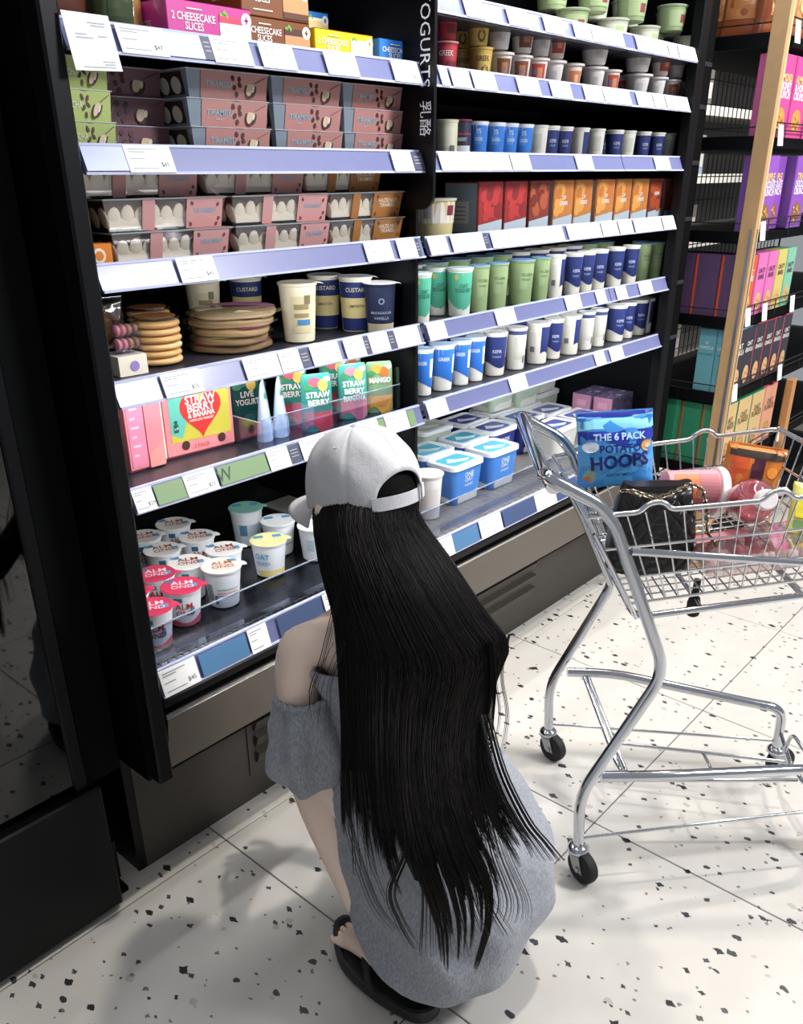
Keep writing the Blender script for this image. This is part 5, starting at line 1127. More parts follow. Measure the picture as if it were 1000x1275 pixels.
# black quilted handbag
LEATH = M('black_leather', '#131215', .3, var=.1, bump=.1, bscale=400)
hbw, hbh, hbd = .172, .168, .085
mb = MB(); rg = []; NN = 168
for i in range(49):
    t = i / 48; z = hbh * t; pinch = (1 - .42 * t ** 2) * (1 if t < .95 else .8); a = hbw / 2 * (.95 + .05 * math.sin(PI * t)) * (1 - .20 * t ** 2.5); b = hbd / 2 * pinch
    ring = []
    for x, y, zz in superring(0, 0, z, a, b, 3.2, NN):
        q1 = math.sin((x + z * .9) / .034 * PI); q2 = math.sin((x - z * .9) / .034 * PI); d = .0058 * (min(1, abs(q1) * 2.2) * min(1, abs(q2) * 2.2)) * (1 if t < .93 and t > .05 else .2)
        ring.append((x, y + math.copysign(d, y) * (abs(y) > b * .5), z + .012 * (x / a) ** 2 * (t > .9)))
    rg.append(ring)
mb.loft(rg, LEATH); top = MB()
top.loft([superring(0, 0, hbh - .002, hbw / 2 * .74, hbd / 2 * .5, 3), superring(0, 0, hbh + .007, hbw / 2 * .70, hbd / 2 * .42, 3)], LEATH)
hw_ = thing('handbag', 'black quilted leather handbag with a gold and black chain strap lying in the trolley', 'handbag', in_cart(.122, .178, .650), CROT + .05)
hbody = obj('bag_body', mb.mesh('bag_body', 60), hw_); obj('top_closure', top.mesh('top_closure', 50), hw_)
GOLD = M('pale_gold_chain', '#b9a888', .25, 1)
path = [(-.075, -.03, hbh + .004), (-.06, -.048, hbh + .010), (-.02, -.055, hbh - .004), (.02, -.056, hbh + .012), (.045, -.05, hbh + .022), (.068, -.052, hbh + .012), (.082, -.058, hbh - .03), (.086, -.060, hbh - .07), (.100, -.062, hbh - .09), (.112, -.064, hbh - .11), (.104, -.066, .03), (.094, -.068, .008)]
P = [Vector(p) for p in path]; dense = []
for a, b in zip(P, P[1:]):
    k = max(1, int((b - a).length / .002)); dense += [a.lerp(b, i / k) for i in range(k)]
cn = MB()
for i in range(0, len(dense) - 4, 4):
    a = dense[i]; d = (dense[min(i + 4, len(dense) - 1)] - a).normalized(); s1 = d.orthogonal().normalized(); s2 = d.cross(s1)
    if (i // 4) % 2: s1, s2 = s2, s1
    cn.tube([a + d * (.0062 * math.cos(q)) + s1 * (.0038 * math.sin(q)) for q in [k * PI / 4 for k in range(8)]], .0012, GOLD, 5, closed=True)
cs_ = obj('chain_strap', cn.mesh('chain_strap', 60), hw_)
lt = MB(); lt.tube(dense[::3], .0016, LEATH, 6); obj('leather_lace', lt.mesh('leather_lace', 50), cs_)
rn = MB(); rn.tube([(.068 + .008 * math.cos(q), -.050, hbh + .004 + .008 * math.sin(q)) for q in [k * PI / 6 for k in range(12)]], .0016, GOLD, 6, closed=True); obj('strap_ring', rn.mesh('strap_ring', 50), hw_)
# crisps
bt_ = bag('crisps', .170, .165, .06, '#3f8fd6', [
    spatch(-.082, .082, .152, .163, '#1c2a8c', .001), spatch(-.083, .083, .125, .150, '#8fd8ee', .001, wave=.004), spatch(-.083, .083, .096, .124, '#2a3aa6', .0012, wave=.012), spatch(-.083, .083, .004, .095, '#55a6e3', .0010),
    stext('THE 6 PACK', .021, .004, .110, '#b4d4f2', .13, .0055, 0, .03), stext('POTATO', .023, .005, .084, '#16226e', .09, .0055, 0, .03), stext('HOOPS', .040, .004, .055, '#161f66', .128, .0055, .06, .035), stext('ASSORTMENT', .010, .006, .026, '#16226e', .07, .0055),
    sdisc(.066, .088, .014, .012, '#d9a25a', .0028), sdisc(.066, .088, .006, .005, '#f2d9a4', .0034), sdisc(-.060, .026, .014, .016, '#8fb0a2', .0028), sdisc(-.066, .018, .009, .008, '#d07a4a', .0034), sdisc(-.058, .090, .018, .012, '#d9e6f2', .0026)])
p = c_at(776, 618, .245)
cb_ = place(bt_, 'crisps_bag', 'bright blue six-pack bag of potato hoops resting on top of the handbag', 'crisps', c_world(p.x - .008, .290, .782), CROT + .10, None, .92)
cb_.rotation_euler = (-.20, -.06, CROT + .02)
# bucket of sweets lying on its side
bu = MB(); bu.lathe([(.030, 0), (.033, .002), (.046, .105)], K('#d98f98', .35), 30)
bl = MB(); bl.lathe([(.047, .103), (.0505, .104), (.0515, .116), (.049, .120), (.040, .1195)], K('#f3efee', .3), 30)
bp_ = MB(); wrap(bp_, -70, 60, .012, .095, K('#e0703f'), .033, .046, .105); wrap(bp_, -70, 60, .06, .098, K('#a9656c'), .033, .046, .105, eps=.0009); wrap(bp_, 5, 32, .022, .05, K('#6fb7a0'), .033, .046, .105, eps=.0012)
p = c_at(890, 612, .235)
o = place([('tub_body', bu.mesh('tub_body', 40), [('tub_print', bp_.mesh('tub_print', 0))]), ('lid', bl.mesh('lid', 50))], 'sweets_tub', 'pink and orange tub with a white rim lying on its side in the trolley', 'tub', c_world(p.x - .106, .235, p.z + .010))
o.rotation_euler = (0, PI / 2 + .12, CROT + .05)
# pink drink jug with handle and white cap
jb = MB(); jb.lathe([(.002, 0), (.034, .002), (.042, .014), (.044, .050), (.040, .075), (.026, .095), (.016, .104), (.015, .116)], clear('pink_bottle', '#f2d3d6', .14), 28)
jin = MB(); jin.lathe([(.002, .002), (.032, .005), (.039, .016), (.041, .05), (.034, .072), (.002, .074)], K('#c9808a', .35), 24)
jcap = MB(); jcap.lathe([(.017, .108), (.0195, .110), (.0195, .128), (.017, .131)], K('#f0e6e6', .35), 24)
jh = MB(); jh.tube([(.030, 0, .088), (.050, 0, .092), (.058, 0, .070), (.050, 0, .042), (.040, 0, .036)], .0062, K('#f0dfe0', .35), 10, .015)
p = c_at(930, 640, .16)
o = place([('bottle', jb.mesh('bottle', 40), [('drink', jin.mesh('drink', 40))]), ('cap', jcap.mesh('cap', 40)), ('handle', jh.mesh('handle', 50))], 'drink_jug', 'clear jug of pink drink with a white cap, tipped over beside the tub', 'bottle', c_world(p.x + .012, .215, p.z + .004))
o.rotation_euler = (1.15, -.35, CROT + .1)
# orange snack bag standing in the far corner
ob2 = bag('orangebag', .13, .150, .05, '#c8752f', [spatch(-.055, -.018, .01, .14, '#c8552c'), spatch(-.012, .016, .01, .14, '#4a2233', .0018), sdisc(.04, .05, .016, .022, '#eeb45c', .002), sdisc(.035, .10, .012, .012, '#e8923a', .0024), spatch(-.06, .06, .125, .14, '#3c352c', .0022)])
p = c_at(936, 622, .335)
o = place(ob2, 'snack_bag', 'orange snack bag with a dark stripe leaning in the far corner of the trolley', 'crisps', c_world(.355, .335, .700), CROT); o.rotation_euler = (-.10, .16, CROT)
# clear tray of pink pieces on the basket floor
tr = MB(); tr.loft([rrect(.20, .105, .015, 4, 0), rrect(.212, .115, .016, 4, .042), rrect(.22, .122, .016, 4, .043)], clear('meat_tray', '#f6eef0', .16), True, False)
tf = MB(); tf.loft([rrect(.218, .120, .016, 4, .0432), rrect(.218, .120, .016, 4, .0445)], clear('film_top', '#f4eef0', .22)); tf2 = MB(); tf2.box(-.10, .0, .015, .05, .0447, .0453, K('#d98a96')); 
pieces = []; q_ = random.Random(11)
for i in range(26):
    m_ = MB(); a_ = q_.uniform(.009, .014); b_ = q_.uniform(.007, .010); cx, cy = -.088 + .0185 * (i % 10) + q_.uniform(-.003, .003), -.036 + .034 * (i // 10) + q_.uniform(-.004, .004)
    m_.lathe([(.001, 0), (a_, .006), (a_ * .9, .018), (a_ * .3, .026), (.0005, .0265)], K(['#ead0ce', '#ddb0b1', '#f3e8e5'][i % 3], .5), 10, (cx, cy, .006 + .006 * (i % 2))); pieces.append(('piece', m_.mesh('piece', 60)))
p = c_at(925, 722, .10)
o = place([('clear_tray', tr.mesh('clear_tray', 40), [('film_lid', tf.mesh('film_lid', 0)), ('pink_label', tf2.mesh('pink_label', 0))])] + pieces, 'snack_tray', 'clear tray of pale pink pieces lying flat on the trolley floor', 'pack', c_world(.305, .115, .690), CROT)
o.rotation_euler = (0, -.155, CROT)
ys = bag('yellowbag', .075, .10, .028, '#c9c46a', [spatch(-.03, .03, .03, .07, '#e6da3c'), stext('MINI', .018, 0, .055, '#5a4a1e', .05, .003), spatch(-.03, .03, .005, .025, '#7ea06a')])
o = place(ys, 'sachet', 'yellow-green sachet leaning at the front of the trolley', 'pouch', c_world(.395, .12, .738), CROT); o.rotation_euler = (-.5, .25, CROT)
gb = bag('greypouch', .07, .09, .03, '#5c5f63', [spatch(-.025, .025, .03, .06, '#7b7f84')])
o = place(gb, 'grey_pouch', 'dark grey pouch at the front end of the trolley by the right edge', 'pouch', c_world(.428, .175, .742), CROT); o.rotation_euler = (-.4, .2, CROT)
# ------------------------------------------------------------------ the crouching shopper
pr_ = thing('person', 'crouching person seen from behind in a white cap, grey off-shoulder dress and black sandals', 'person', (.91, .72, 0))
OP = (.91, .72, 0)
def ppart(name, me_builder, parent=None, smooth=60):
    return obj(name, me_builder.mesh(name, smooth, OP), parent or pr_)
def skin_mesh(name, verts, edges, radii, root, mat, sub=2):
    me = bpy.data.meshes.new(name + '_cage'); me.from_pydata([tuple(v) for v in verts], edges, []); me.update()
    o = bpy.data.objects.new(name + '_cage', me); C.objects.link(o)
    md = o.modifiers.new('skin', 'SKIN'); md.use_smooth_shade = True
    for i, d in enumerate(me.skin_vertices[0].data):
        r = radii[i]; d.radius = (r, r) if not isinstance(r, tuple) else r; d.use_root = (i == root)
    s_ = o.modifiers.new('sub', 'SUBSURF'); s_.levels = sub; s_.render_levels = sub
    dg = bpy.context.evaluated_depsgraph_get(); out = bpy.data.meshes.new_from_object(o.evaluated_get(dg)); out.name = name
    bpy.data.objects.remove(o); bpy.data.meshes.remove(me)
    out.materials.clear(); out.materials.append(mat); out.polygons.foreach_set('use_smooth', [True] * len(out.polygons)); out.update()
    return out
V_, E_, R_ = [], [], []
def jv(p, r, par=None):
    V_.append(Vector(p) - Vector(OP)); R_.append(r); i = len(V_) - 1
    if par is not None: E_.append((par, i))
    return i
pel = jv((.930, .700, .285), .090)
ab = jv((.930, .760, .40), .085, pel); ch = jv((.926, .825, .525), .084, ab); uc = jv((.922, .872, .632), .072, ch); nb = jv((.915, .892, .715), .050, uc); nk = jv((.912, .895, .775), .046, nb)
h0 = jv((.909, .897, .838), .062, nk); h1 = jv((.906, .895, .900), .078, h0); h2 = jv((.905, .888, .955), .066, h1)
LFT = []
def arm(sh, el, wr, hd, side):
    c = jv(Vector(sh).lerp(V_[uc] + Vector(OP), .42) + Vector((0, 0, -.003)), .052, uc); a = jv(sh, .045, c); b = jv(Vector(sh).lerp(Vector(el), .45), .038, a); e = jv(el, .033, b); f = jv(Vector(el).lerp(Vector(wr), .35), .032, e); w_ = jv(wr, .022, f)
    d = (Vector(hd) - Vector(wr)).normalized(); lat = d.cross(Vector((0, 0, 1))).normalized() * side; up = lat.cross(d) * side
    pm = jv(Vector(wr) + d * .045, (.034, .016), w_)
    for k, (off, ln) in enumerate(((-.026, .066), (-.009, .076), (.009, .070), (.025, .054))):
        b0 = Vector(wr) + d * .078 + lat * off; i0 = jv(b0, .0092, pm); i1 = jv(b0 + d * ln * .5 - up * .010, .0082, i0); jv(b0 + d * ln * .85 - up * .030, .0068, i1)
    t0 = jv(Vector(wr) + d * .030 - lat * .034, .0105, pm); t1 = jv(Vector(wr) + d * .056 - lat * .048 - up * .010, .0090, t0); jv(Vector(wr) + d * .078 - lat * .050 - up * .018, .0075, t1)
arm((.781, .928, .672), (.776, .922, .420), (.878, 1.045, .425), (.955, 1.085, .42), 1)
arm((1.055, .862, .676), (1.105, .905, .43), (1.04, 1.06, .470), (.97, 1.10, .46), -1)
def leg(hip, kn, ank, toe, s_):
    a = jv(hip, .076, pel); m1 = jv(Vector(hip).lerp(Vector(kn), .5), .062, a); k = jv(kn, .050, m1); c1 = jv(Vector(kn).lerp(Vector(ank), .35) + Vector((-.006, .006, 0)), .043, k); c2 = jv(Vector(kn).lerp(Vector(ank), .72) + Vector((-.006, .012, 0)), .034, c1); n_ = jv(ank, .032, c2)
    t = Vector(toe) - Vector(ank); t.z = 0; t.normalize(); lat = Vector((-t.y, t.x, 0))
    hl = jv(Vector(ank) - t * .038 + Vector((0, 0, -.030)), .027, n_)
    f1 = jv(Vector(ank) + t * .060 + Vector((0, 0, -.022)), .030, n_); f2 = jv(Vector(ank) + t * .110 + Vector((0, 0, -.040)), (.036, .020), f1)
    for k_, (off, ln) in enumerate(((.026, .046), (.009, .044), (-.006, .038), (-.019, .031), (-.031, .023))):
        b0 = Vector(ank) + t * .132 + lat * off * s_ + Vector((0, 0, -.045)); i0 = jv(b0, .011 if k_ == 0 else .0085, f2); jv(b0 + t * ln * .8 + Vector((0, 0, -.003)), .0105 if k_ == 0 else .008, i0)
LA, RA_ = Vector((.796, .730, .082)), Vector((1.020, .690, .082))
LT, RT_ = Vector((.815, .868, .03)), Vector((1.05, .865, .03))
leg((.868, .672, .270), (.806, .965, .440), LA, LT, -1)
leg((.990, .668, .270), (1.050, .965, .445), RA_, RT_, 1)
body = obj('body', skin_mesh('body', V_, E_, R_, pel, SKIN), pr_)
# face
FD = Vector((.07, .985, -.17)).normalized(); FR = FD.cross(Vector((0, 0, 1))).normalized(); FU = FR.cross(FD)
HC = Vector((.906, .893, .888))
def fpt(r, f, u): return HC + FR * r + FD * f + FU * u
LIP = M('lip', '#c9817a', .4); EYEW = M('eye_white', '#f2efe9', .2); IRIS = M('iris', '#2a1a14', .15)
def blob(mb, c, rx, ry, rz, mat, n=14):
    rg = []
    for i in range(1, 8):
        a = -PI / 2 + PI * i / 8; rg.append([c + FR * rx * math.cos(a) * math.cos(q) + FD * ry * math.cos(a) * math.sin(q) + FU * rz * math.sin(a) for q in [2 * PI * k / n for k in range(n)]])
    mb.loft(rg, mat)
mb = MB(); mb.loft([[fpt(x, .078, .012) for x in (-.006, 0, .006)] + [fpt(0, .072, .012)], [fpt(-.008, .088, -.004), fpt(0, .094, -.004), fpt(.008, .088, -.004), fpt(0, .08, -.004)], [fpt(-.013, .086, -.018), fpt(0, .103, -.018), fpt(.013, .086, -.018), fpt(0, .078, -.018)], [fpt(-.010, .082, -.026), fpt(0, .090, -.026), fpt(.010, .082, -.026), fpt(0, .075, -.026)]], SKIN); ppart('nose', mb)
for s_ in (-1, 1):
    mb = MB(); blob(mb, fpt(s_ * .030, .070, .010), .012, .010, .009, EYEW); e_ = ppart('eye', mb); mb = MB(); blob(mb, fpt(s_ * .030, .0775, .010), .005, .0045, .005, IRIS); ppart('iris', mb, e_)
    mb = MB(); blob(mb, fpt(s_ * .080, -.004, -.004), .008, .018, .030, SKIN); ppart('ear', mb)
mb = MB(); blob(mb, fpt(0, .078, -.046), .020, .008, .0055, LIP); ppart('mouth', mb)
# dress: one loft from the hem under the seat to the off-shoulder neckline
MARL = fabric('grey_marl_jersey', '#a6a9b0', '#888c95', 380)
rings = [(.034,.868,.664,.055,.045),(.050,.880,.678,.098,.088),(.085,.905,.698,.150,.142),(.14,.928,.712,.176,.172),(.20,.940,.724,.184,.190),(.27,.944,.742,.185,.198),(.34,.938,.770,.172,.188),(.41,.932,.797,.155,.165),(.48,.928,.825,.138,.135),(.55,.926,.850,.132,.108),(.60,.924,.868,.140,.100),(.632,.924,.876,.146,.094)]
mb = MB(); n = 72; rr = []
def cat(p0, p1, p2, p3, t): return tuple(.5 * (2 * b + (c - a) * t + (2 * a - 5 * b + 4 * c - d) * t * t + (3 * b - a - 3 * c + d) * t ** 3) for a, b, c, d in zip(p0, p1, p2, p3))
fine = []
for i in range(len(rings) - 1):
    for k in range(4): fine.append(cat(rings[max(0, i - 1)], rings[i], rings[i + 1], rings[min(len(rings) - 1, i + 2)], k / 4))
fine.append(rings[-1])
def drs(z, cx, cy, rx, ry, a, e=0):
    c, s_ = math.cos(a), math.sin(a); p = 2.35
    x = cx + (rx + e) * math.copysign(abs(c) ** (2 / p), c); y = cy + (ry + e) * math.copysign(abs(s_) ** (2 / p), s_)
    # soft folds: fanning down from the waist at the left, gathers near the hem
    f = .007 * math.sin(8 * a + z * 24) * max(0, 1 - abs(z - .18) / .22) + .006 * math.sin(13 * a - z * 34) * max(0, 1 - abs(z - .5) / .14) + .004 * math.sin(5 * a + z * 48)
    d = Vector((c, s_, 0)); return Vector((x, y, z)) + d * f
for z, cx, cy, rx, ry in fine: rr.append([drs(z, cx, cy, rx, ry, 2 * PI * j / n) for j in range(n)])
mb.loft(rr, MARL, True, False)
top_ = fine[-1]; mb.loft([[drs(top_[0], *top_[1:], 2 * PI * j / n) for j in range(n)], [drs(top_[0] + .006, top_[1], top_[2], top_[3], top_[4], 2 * PI * j / n, -.003) for j in range(n)], [drs(top_[0] + .002, top_[1], top_[2], top_[3], top_[4], 2 * PI * j / n, -.012) for j in range(n)], [drs(top_[0] - .05, top_[1], top_[2], top_[3], top_[4], 2 * PI * j / n, -.02) for j in range(n)]], MARL, False, False)
dress = ppart('dress', mb)
# puff sleeves gathered with elastic above and below
def sleeve(pts, name='sleeve'):
    mb = MB(); n = 48; rg = []; P = [(Vector(p), r) for p, r in pts]; fine_ = []
    for i in range(len(P) - 1):
        for k in range(5):
            t = k / 5; q = cat(tuple(P[max(0, i - 1)][0]) + (P[max(0, i - 1)][1],), tuple(P[i][0]) + (P[i][1],), tuple(P[i + 1][0]) + (P[i + 1][1],), tuple(P[min(len(P) - 1, i + 2)][0]) + (P[min(len(P) - 1, i + 2)][1],), t); fine_.append((Vector(q[:3]), q[3]))
    fine_.append(P[-1]); N = len(fine_)
    for i, (c, r) in enumerate(fine_):
        ax = (fine_[min(i + 1, N - 1)][0] - fine_[max(i - 1, 0)][0]).normalized(); u = ax.orthogonal().normalized(); u = (Vector((1, 0, 0)) - ax * ax.x).normalized(); w_ = ax.cross(u); t = i / (N - 1)
        fold = lambda a: .0055 * math.sin(7 * a + 5 * t) * math.sin(PI * t) + .0028 * math.sin(17 * a) * (1 - math.sin(PI * t)) + .004 * math.sin(4 * a - 9 * t) * math.sin(PI * t)
        rg.append([c + (u * math.cos(a) + w_ * math.sin(a)) * (r + 1.25 * fold(a)) for a in [2 * PI * j / n for j in range(n)]])
    mb.loft(rg, MARL, False, False)
    inner = [[c_ + (p_ - c_) * .9 for p_ in rg[0]] for c_ in (fine_[0][0],)][0]
    mb.loft([rg[0], inner], MARL, False, False)
    cuff = MB(); cuff.tube([p_ + (p_ - fine_[1][0]) * .02 for p_ in rg[1]], .0035, MARL, 6, closed=True)
    so = ppart(name, mb, dress); ppart('elastic_edge', cuff, so); return so
sleeve([((.783, .914, .582), .047), ((.784, .912, .556), .054), ((.783, .910, .506), .067), ((.783, .917, .455), .069), ((.790, .930, .418), .056), ((.796, .940, .408), .042)])
sleeve([((1.070, .872, .575), .050), ((1.082, .880, .545), .058), ((1.094, .890, .49), .068), ((1.10, .90, .43), .066), ((1.10, .91, .395), .048)])
# sandals
SAND = M('black_foam_sandal', '#1b1b1e', .55, bump=.15, bscale=300)
def sandal(toe, heel, name='sandal'):
    ax = (toe - heel); ax.z = 0; L_ = ax.length; ax.normalize(); lat = Vector((-ax.y, ax.x, 0)); mb = MB()
    def outline(z, g, up):
        out = []
        for k in range(40):
            a = 2 * PI * k / 40; s_ = math.cos(a); t = (s_ + 1) / 2
            wd = (.036 + .016 * max(0, math.sin(PI * (t * .8 + .12))) ** 1.2 - .004 * math.sin(PI * t * 2)) + g
            x = heel + ax * (L_ * (.5 + .5 * math.copysign(abs(s_) ** .8, s_)) + g * s_) + lat * (wd * math.copysign(abs(math.sin(a)) ** .75, math.sin(a)))
            out.append(Vector((x.x, x.y, z + up * (max(0, t - .78) * .11 + max(0, .12 - t) * .10))))
        return out
    mb.loft([outline(.0, -.006, .4), outline(.005, 0, .6), outline(.020, .002, 1), outline(.030, .001, 1), outline(.031, -.006, 1), outline(.022, -.011, .8)], SAND)
    o = ppart(name, mb, None, 50)
    st_ = MB(); c0 = heel + ax * L_ * .74 + Vector((0, 0, .024)); 
    for sd in (-1, 1):
        e = heel + ax * L_ * .40 + lat * sd * .046 + Vector((0, 0, .018)); mid = c0.lerp(e, .55) + Vector((0, 0, .040)) + lat * sd * .010
        pts = [c0 + Vector((0, 0, .005)), c0 + Vector((0, 0, .028)) - ax * .01, mid, e.lerp(mid, .4) + lat * sd * .008, e]
        st_.tube(pts, .0075, SAND, 8, .03)
    obj('toe_strap', st_.mesh('toe_strap', 50, OP), o)
sandal(Vector((.816, .892, 0)), Vector((.796, .632, 0))); sandal(Vector((1.054, .885, 0)), Vector((1.012, .628, 0)))
# cap
CAPM = fabric('white_cotton_twill', '#cfcfd2', '#c3c3c6', 900)
CC = Vector((.909, .884, .899)); cF = Vector((.07, .972, -.15)).normalized(); cR = cF.cross(Vector((0, 0, 1))).normalized(); cU = cR.cross(cF)
ra, rb_, rh = .0845, .0965, .114
def capp(th, s_, e=0):     # th: 0 back, +-pi front ; s_: height parameter 0 rim .. 1 top
    ang = s_ * PI / 2; rr_ = max(1e-6, math.cos(ang)) ** .72; zz = rh * math.copysign(abs(math.sin(ang)) ** .95, ang)
    bulge = 1 + .035 * math.sin(PI * min(1, s_ * 1.3))
    return CC + cR * ((ra + e) * rr_ * bulge * math.sin(th)) - cF * ((rb_ + e) * rr_ * bulge * math.cos(th)) + cU * (zz + e * math.sin(ang))
OPN = math.radians(34)
def low(th):
    if abs(th) < OPN: return .05 + .24 * math.sqrt(max(0, 1 - (th / OPN) ** 2)) ** 1.0
    return .0
mb = MB(); n = 120; ms_ = 14; v = []; f = []
ths = [-PI + 2 * PI * j / n for j in range(n)]
for th in ths:
    l = low(th)
    for k in range(ms_ + 1):
        s_ = l + (1 - l) * k / ms_ * .999
        seam = -.0012 * math.exp(-((th / (PI / 3) - round(th / (PI / 3))) * 22) ** 2)
        v.append(capp(th, s_, seam + .0012 * math.sin(7 * th + s_ * 9) * math.sin(PI * s_)))
for j in range(n):
    a, b = j * (ms_ + 1), ((j + 1) % n) * (ms_ + 1)
    for k in range(ms_): f.append((a + k, b + k, b + k + 1, a + k + 1))
mb.add(v, f, CAPM)
cap = ppart('cap', mb)
md = cap.modifiers.new('thickness', 'SOLIDIFY'); md.thickness = .0025; md.offset = 1
mb = MB(); mb.lathe([(.0075, -.002), (.008, .001), (.005, .004), (.0005, .0046)], CAPM, 16)
bt2 = obj('top_button', mb.mesh('top_button', 50), cap); tp2 = capp(0, .999); bt2.location = tp2 - Vector(OP) + Vector((0, 0, .002))
mb = MB(); pts = []
for th in [OPN * 1.12 * (k / 12 - 1) if k < 12 else OPN * 1.12 * (k - 12) / 12 for k in range(25)]: pts.append(th)
v = []; f = []
for th in pts:
    for s_, e in ((.004, .003), (.105, .003), (.105, .0055), (.004, .0055)): v.append(capp(th, s_, e))
for i in range(len(pts) - 1):
    for k in range(4): f.append((4 * i + k, 4 * i + (k + 1) % 4, 4 * i + 4 + (k + 1) % 4, 4 * i + 4 + k))
mb.add(v, f, CAPM); ppart('cap_strap', mb, cap)
mb = MB(); th0 = math.radians(19)
bp4 = [capp(th0 + d, s_, .0065) for d, s_ in ((-.05, -.01), (.05, -.01), (.05, .125), (-.05, .125))]
mb.tube(bp4, .0016, M('buckle_metal', '#c9c9c6', .25, .9), 6, closed=True); ppart('cap_buckle', mb, cap)
eb = MB()
for th in (-PI * .75, -PI * .42, PI * .42, PI * .75):
    c0 = capp(th, .62, .002); nn = (c0 - CC).normalized(); u = nn.orthogonal().normalized(); w_ = nn.cross(u)
    eb.tube([c0 + (u * math.cos(q) + w_ * math.sin(q)) * .0042 for q in [k * PI / 5 for k in range(10)]], .0011, CAPM, 5, closed=True)
ppart('eyelet', eb, cap)
mb = MB(); v = []; f = []; nb_ = 28
for j in range(nb_ + 1):
    th = PI + math.radians(-68 + 136 * j / nb_)
    for k in range(9):
        t = k / 8; q = (j / nb_ - .5) * 2; ln = .066 * (1 - .22 * q * q - .5 * abs(q) ** 6)
        b0 = capp(th, .01, .001); v.append(b0 + cF * (ln * t) - cU * (.002 + .006 * t + .020 * q * q * (t * .8 + .2) + .008 * t * t))
for j in range(nb_):
    for k in range(8): a = j * 9 + k; f.append((a, a + 9, a + 10, a + 1))
mb.add(v, f, CAPM); br = ppart('cap_brim', mb, cap); md = br.modifiers.new('thickness', 'SOLIDIFY'); md.thickness = .003; md.offset = 0

# hair: a dense inner sheet and several thousand strands hanging down the back
HAIR = M('black_hair', '#0d0a09', .38, spec=.35, var=.25, scale=90)
HAIR2 = M('dark_brown_hair', '#1c1310', .42, spec=.3, var=.2, scale=90)
NV = Vector((.72, .69, 0)).normalized(); UL = Vector((.69, -.72, 0)).normalized()
LV_ = [  # py, left px, right px, distance along NV of the sheet edge, bulge towards the viewer
    (605, 398, 514, 1.250, .060), (640, 389, 523, 1.235, .078), (700, 397, 566, 1.195, .082), (760, 413, 606, 1.165, .075), (800, 418, 634, 1.150, .070), (845, 421, 618, 1.125, .070), (900, 424, 606, 1.085, .075), (960, 424, 616, 1.040, .075), (1010, 424, 640, 1.000, .075), (1060, 430, 668, .975, .068), (1120, 470, 655, .960, .058), (1180, 500, 620, .955, .050)]
LP = []
for py, a, b, d, bu in LV_:
    p0 = NV * d; LP.append((on_p(a, py, p0, NV), on_p(b, py, p0, NV), bu))
def hair_pt(s_, t, off=0):
    k = min(len(LP) - 1.0001, max(0, t * (len(LP) - 1))); i = int(k); fr_ = k - i
    def at(j):
        j = min(len(LP) - 1, max(0, j)); l, r, bu = LP[j]; q = 2 * s_ - 1
        return l.lerp(r, s_) - NV * (bu * (1 - abs(q) ** 2.6))
    return Vector(cat(tuple(at(i - 1)), tuple(at(i)), tuple(at(i + 1)), tuple(at(i + 2)), fr_)) - NV * off
mb = MB(); ns, nt2 = 60, 50; v = []; f = []
def sheet_end(s_): return .66 + .05 * math.sin(s_ * 23) + .04 * math.sin(s_ * 57) + .16 * math.exp(-((s_ - .50) / .16) ** 2)
for i in range(ns + 1):
    s_ = i / ns
    for j in range(nt2 + 1): v.append(hair_pt(.012 + .976 * s_, sheet_end(s_) * j / nt2, -.004 + .0025 * math.sin(s_ * 95) ))
for i in range(ns):
    for j in range(nt2): a = i * (nt2 + 1) + j; f.append((a, a + nt2 + 1, a + nt2 + 2, a + 1))
mb.add(v, f, HAIR); hair = ppart('hair', mb)
# cap of hair over the skull, filling the opening of the hat
mb = MB(); rg = []
for i in range(12):
    s_ = -.35 + 1.25 * i / 11; ang = s_ * PI / 2; k = math.cos(ang) * .955
    rg.append([CC + cR * (ra * k * math.sin(q)) - cF * (rb_ * k * math.cos(q)) + cU * (rh * .93 * math.sin(ang)) for q in [-PI * .62 + PI * 1.24 * j / 32 for j in range(33)]])
mb.loft(rg, M('dark_root_hair', '#0b0908', .75, spec=.1), False, False, closed=False); ppart('crown_hair', mb, hair)
hr = random.Random(21); sv = []; sf = []; smi = []
def strand(pts, r0, mi):
    o = len(sv); n_ = len(pts)
    for i, p in enumerate(pts):
        t = pts[min(i + 1, n_ - 1)] - pts[max(i - 1, 0)]; t.normalize(); a = NV.cross(t).normalized(); b = t.cross(a)
        r = r0 * (1 if i < n_ * .6 else max(.18, 1 - (i - n_ * .6) / (n_ * .42)))
        for q in (0, 2.094, 4.189): sv.append(p + (a * math.cos(q) + b * math.sin(q)) * r)
    for i in range(n_ - 1):
        for k in range(3): sf.append((o + 3 * i + k, o + 3 * i + (k + 1) % 3, o + 3 * i + 3 + (k + 1) % 3, o + 3 * i + 3 + k)); smi.append(mi)
groups = []
for g_ in range(46):
    s_ = (g_ + .5) / 46; tip = .80 + .06 * hr.uniform(-1, 1)
    if .16 < s_ < .24: tip = .78
    if s_ < .2: tip = .76 + hr.uniform(-.05, .04)
    if .36 < s_ < .74: tip = .93 + hr.uniform(-.06, .07)
    if s_ > .80: tip = .78 + hr.uniform(-.04, .05)
    groups.append((s_ + hr.uniform(-.015, .015), tip))
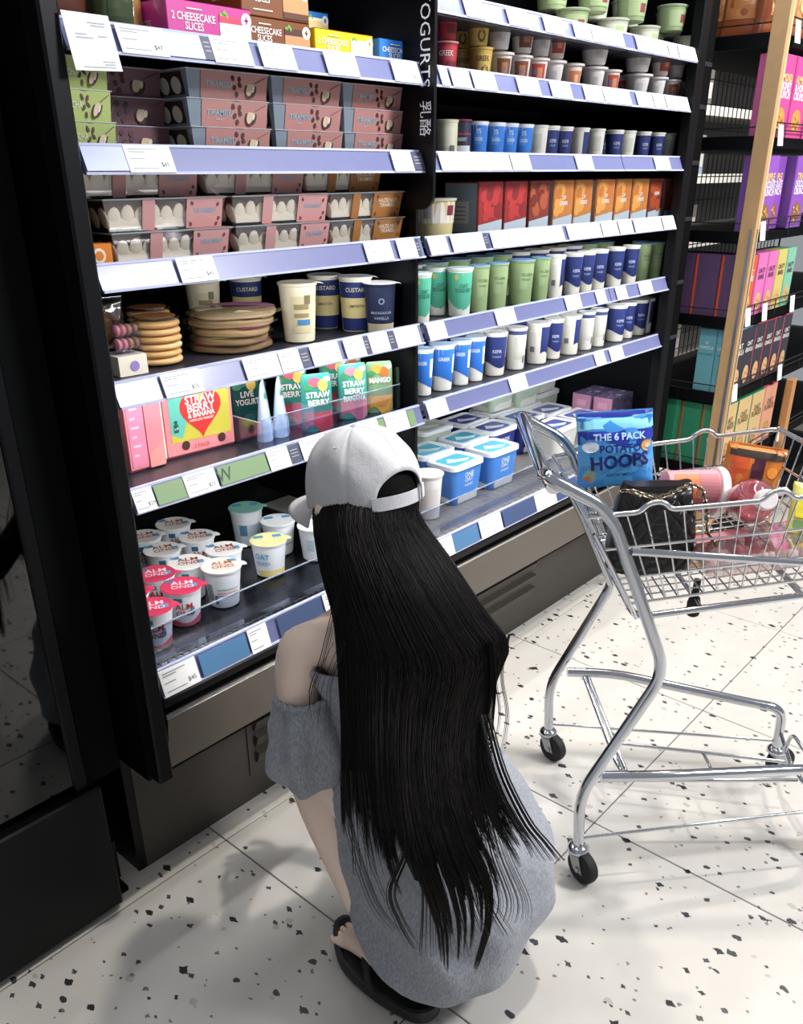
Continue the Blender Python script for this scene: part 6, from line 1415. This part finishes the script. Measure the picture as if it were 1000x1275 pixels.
for i in range(5200):
    s_ = hr.random(); g_ = min(groups, key=lambda g: abs(g[0] - s_) + hr.random() * .02); tend = min(1, g_[1] - abs(hr.gauss(0, .065))); st_ = hr.uniform(0, .04); n_ = 16
    w1, w2, ph = hr.uniform(.002, .010), hr.uniform(2, 5), hr.uniform(0, 6); off = hr.uniform(-.002, .006); pts = []
    for k in range(n_):
        t = st_ + (tend - st_) * k / (n_ - 1); u = max(0, (t - .58) / .42); ss = s_ + (g_[0] - s_) * min(1, u * 1.15) ** 1.3 + w1 * math.sin(w2 * t * 3 + ph) * (t > .05)
        pts.append(hair_pt(min(.995, max(.004, ss)), t, off + .003 * math.sin(3 * t + ph)))
    strand(pts, hr.uniform(.0005, .00085), 1 if hr.random() < .30 else 0)
# loose wisps: past the left shoulder, at the right side, and single curls at the tips
def wisp(pxs, d0, n_, jit, r=.0007):
    for _ in range(n_):
        jx = hr.uniform(-jit, jit); dd = hr.uniform(-.01, .01); P_ = [on_p(x + jx * (k / len(pxs)) * 1.5 + jx, y, NV * (d + dd), NV) for k, (x, y, d) in enumerate(pxs)]; pts = []
        for i in range(len(P_) - 1):
            for q in range(5): pts.append(Vector(cat(tuple(P_[max(0, i - 1)]), tuple(P_[i]), tuple(P_[i + 1]), tuple(P_[min(len(P_) - 1, i + 2)]), q / 5)))
        pts.append(P_[-1]); strand(pts, r, 0)
wisp([(424, 740, 1.115), (407, 820, 1.09), (396, 860, 1.08), (402, 905, 1.07)], 0, 6, 9, .0005)
wisp([(424, 800, 1.10), (404, 850, 1.09), (400, 880, 1.08), (396, 915, 1.07)], 0, 5, 9, .0005)
wisp([(610, 800, 1.10), (613, 850, 1.09), (608, 900, 1.08), (604, 950, 1.07)], 0, 26, 4)
wisp([(632, 790, 1.12), (622, 840, 1.11), (628, 890, 1.10), (620, 940, 1.09)], 0, 10, 6, .0005)
wisp([(500, 1010, .925), (505, 1060, .90), (487, 1110, .89), (500, 1150, .885), (519, 1182, .88)], 0, 16, 4)
wisp([(430, 960, .97), (440, 1030, .95), (470, 1120, .92), (500, 1160, .905)], 0, 10, 8, .0005)
wisp([(445, 960, .96), (452, 1040, .94), (458, 1090, .93)], 0, 10, 10)
wisp([(604, 890, 1.065), (622, 960, 1.00), (650, 1020, .965), (672, 1050, .95), (688, 1072, .945)], 0, 34, 8)
wisp([(600, 980, .95), (618, 1060, .93), (640, 1120, .92), (636, 1150, .92)], 0, 20, 12, .0006)
wisp([(540, 1080, .92), (548, 1130, .905), (552, 1190, .895)], 0, 24, 16, .0006)
wisp([(580, 1080, .92), (595, 1130, .905), (610, 1165, .90)], 0, 24, 18, .0006)
me = bpy.data.meshes.new('hair_strands'); me.from_pydata([tuple(p - Vector(OP)) for p in sv], [], sf); me.materials.append(HAIR); me.materials.append(HAIR2); me.polygons.foreach_set('material_index', smi); me.polygons.foreach_set('use_smooth', [True] * len(sf)); me.update()
hs = obj('hair_strands', me, hair); hs['kind'] = 'stuff'
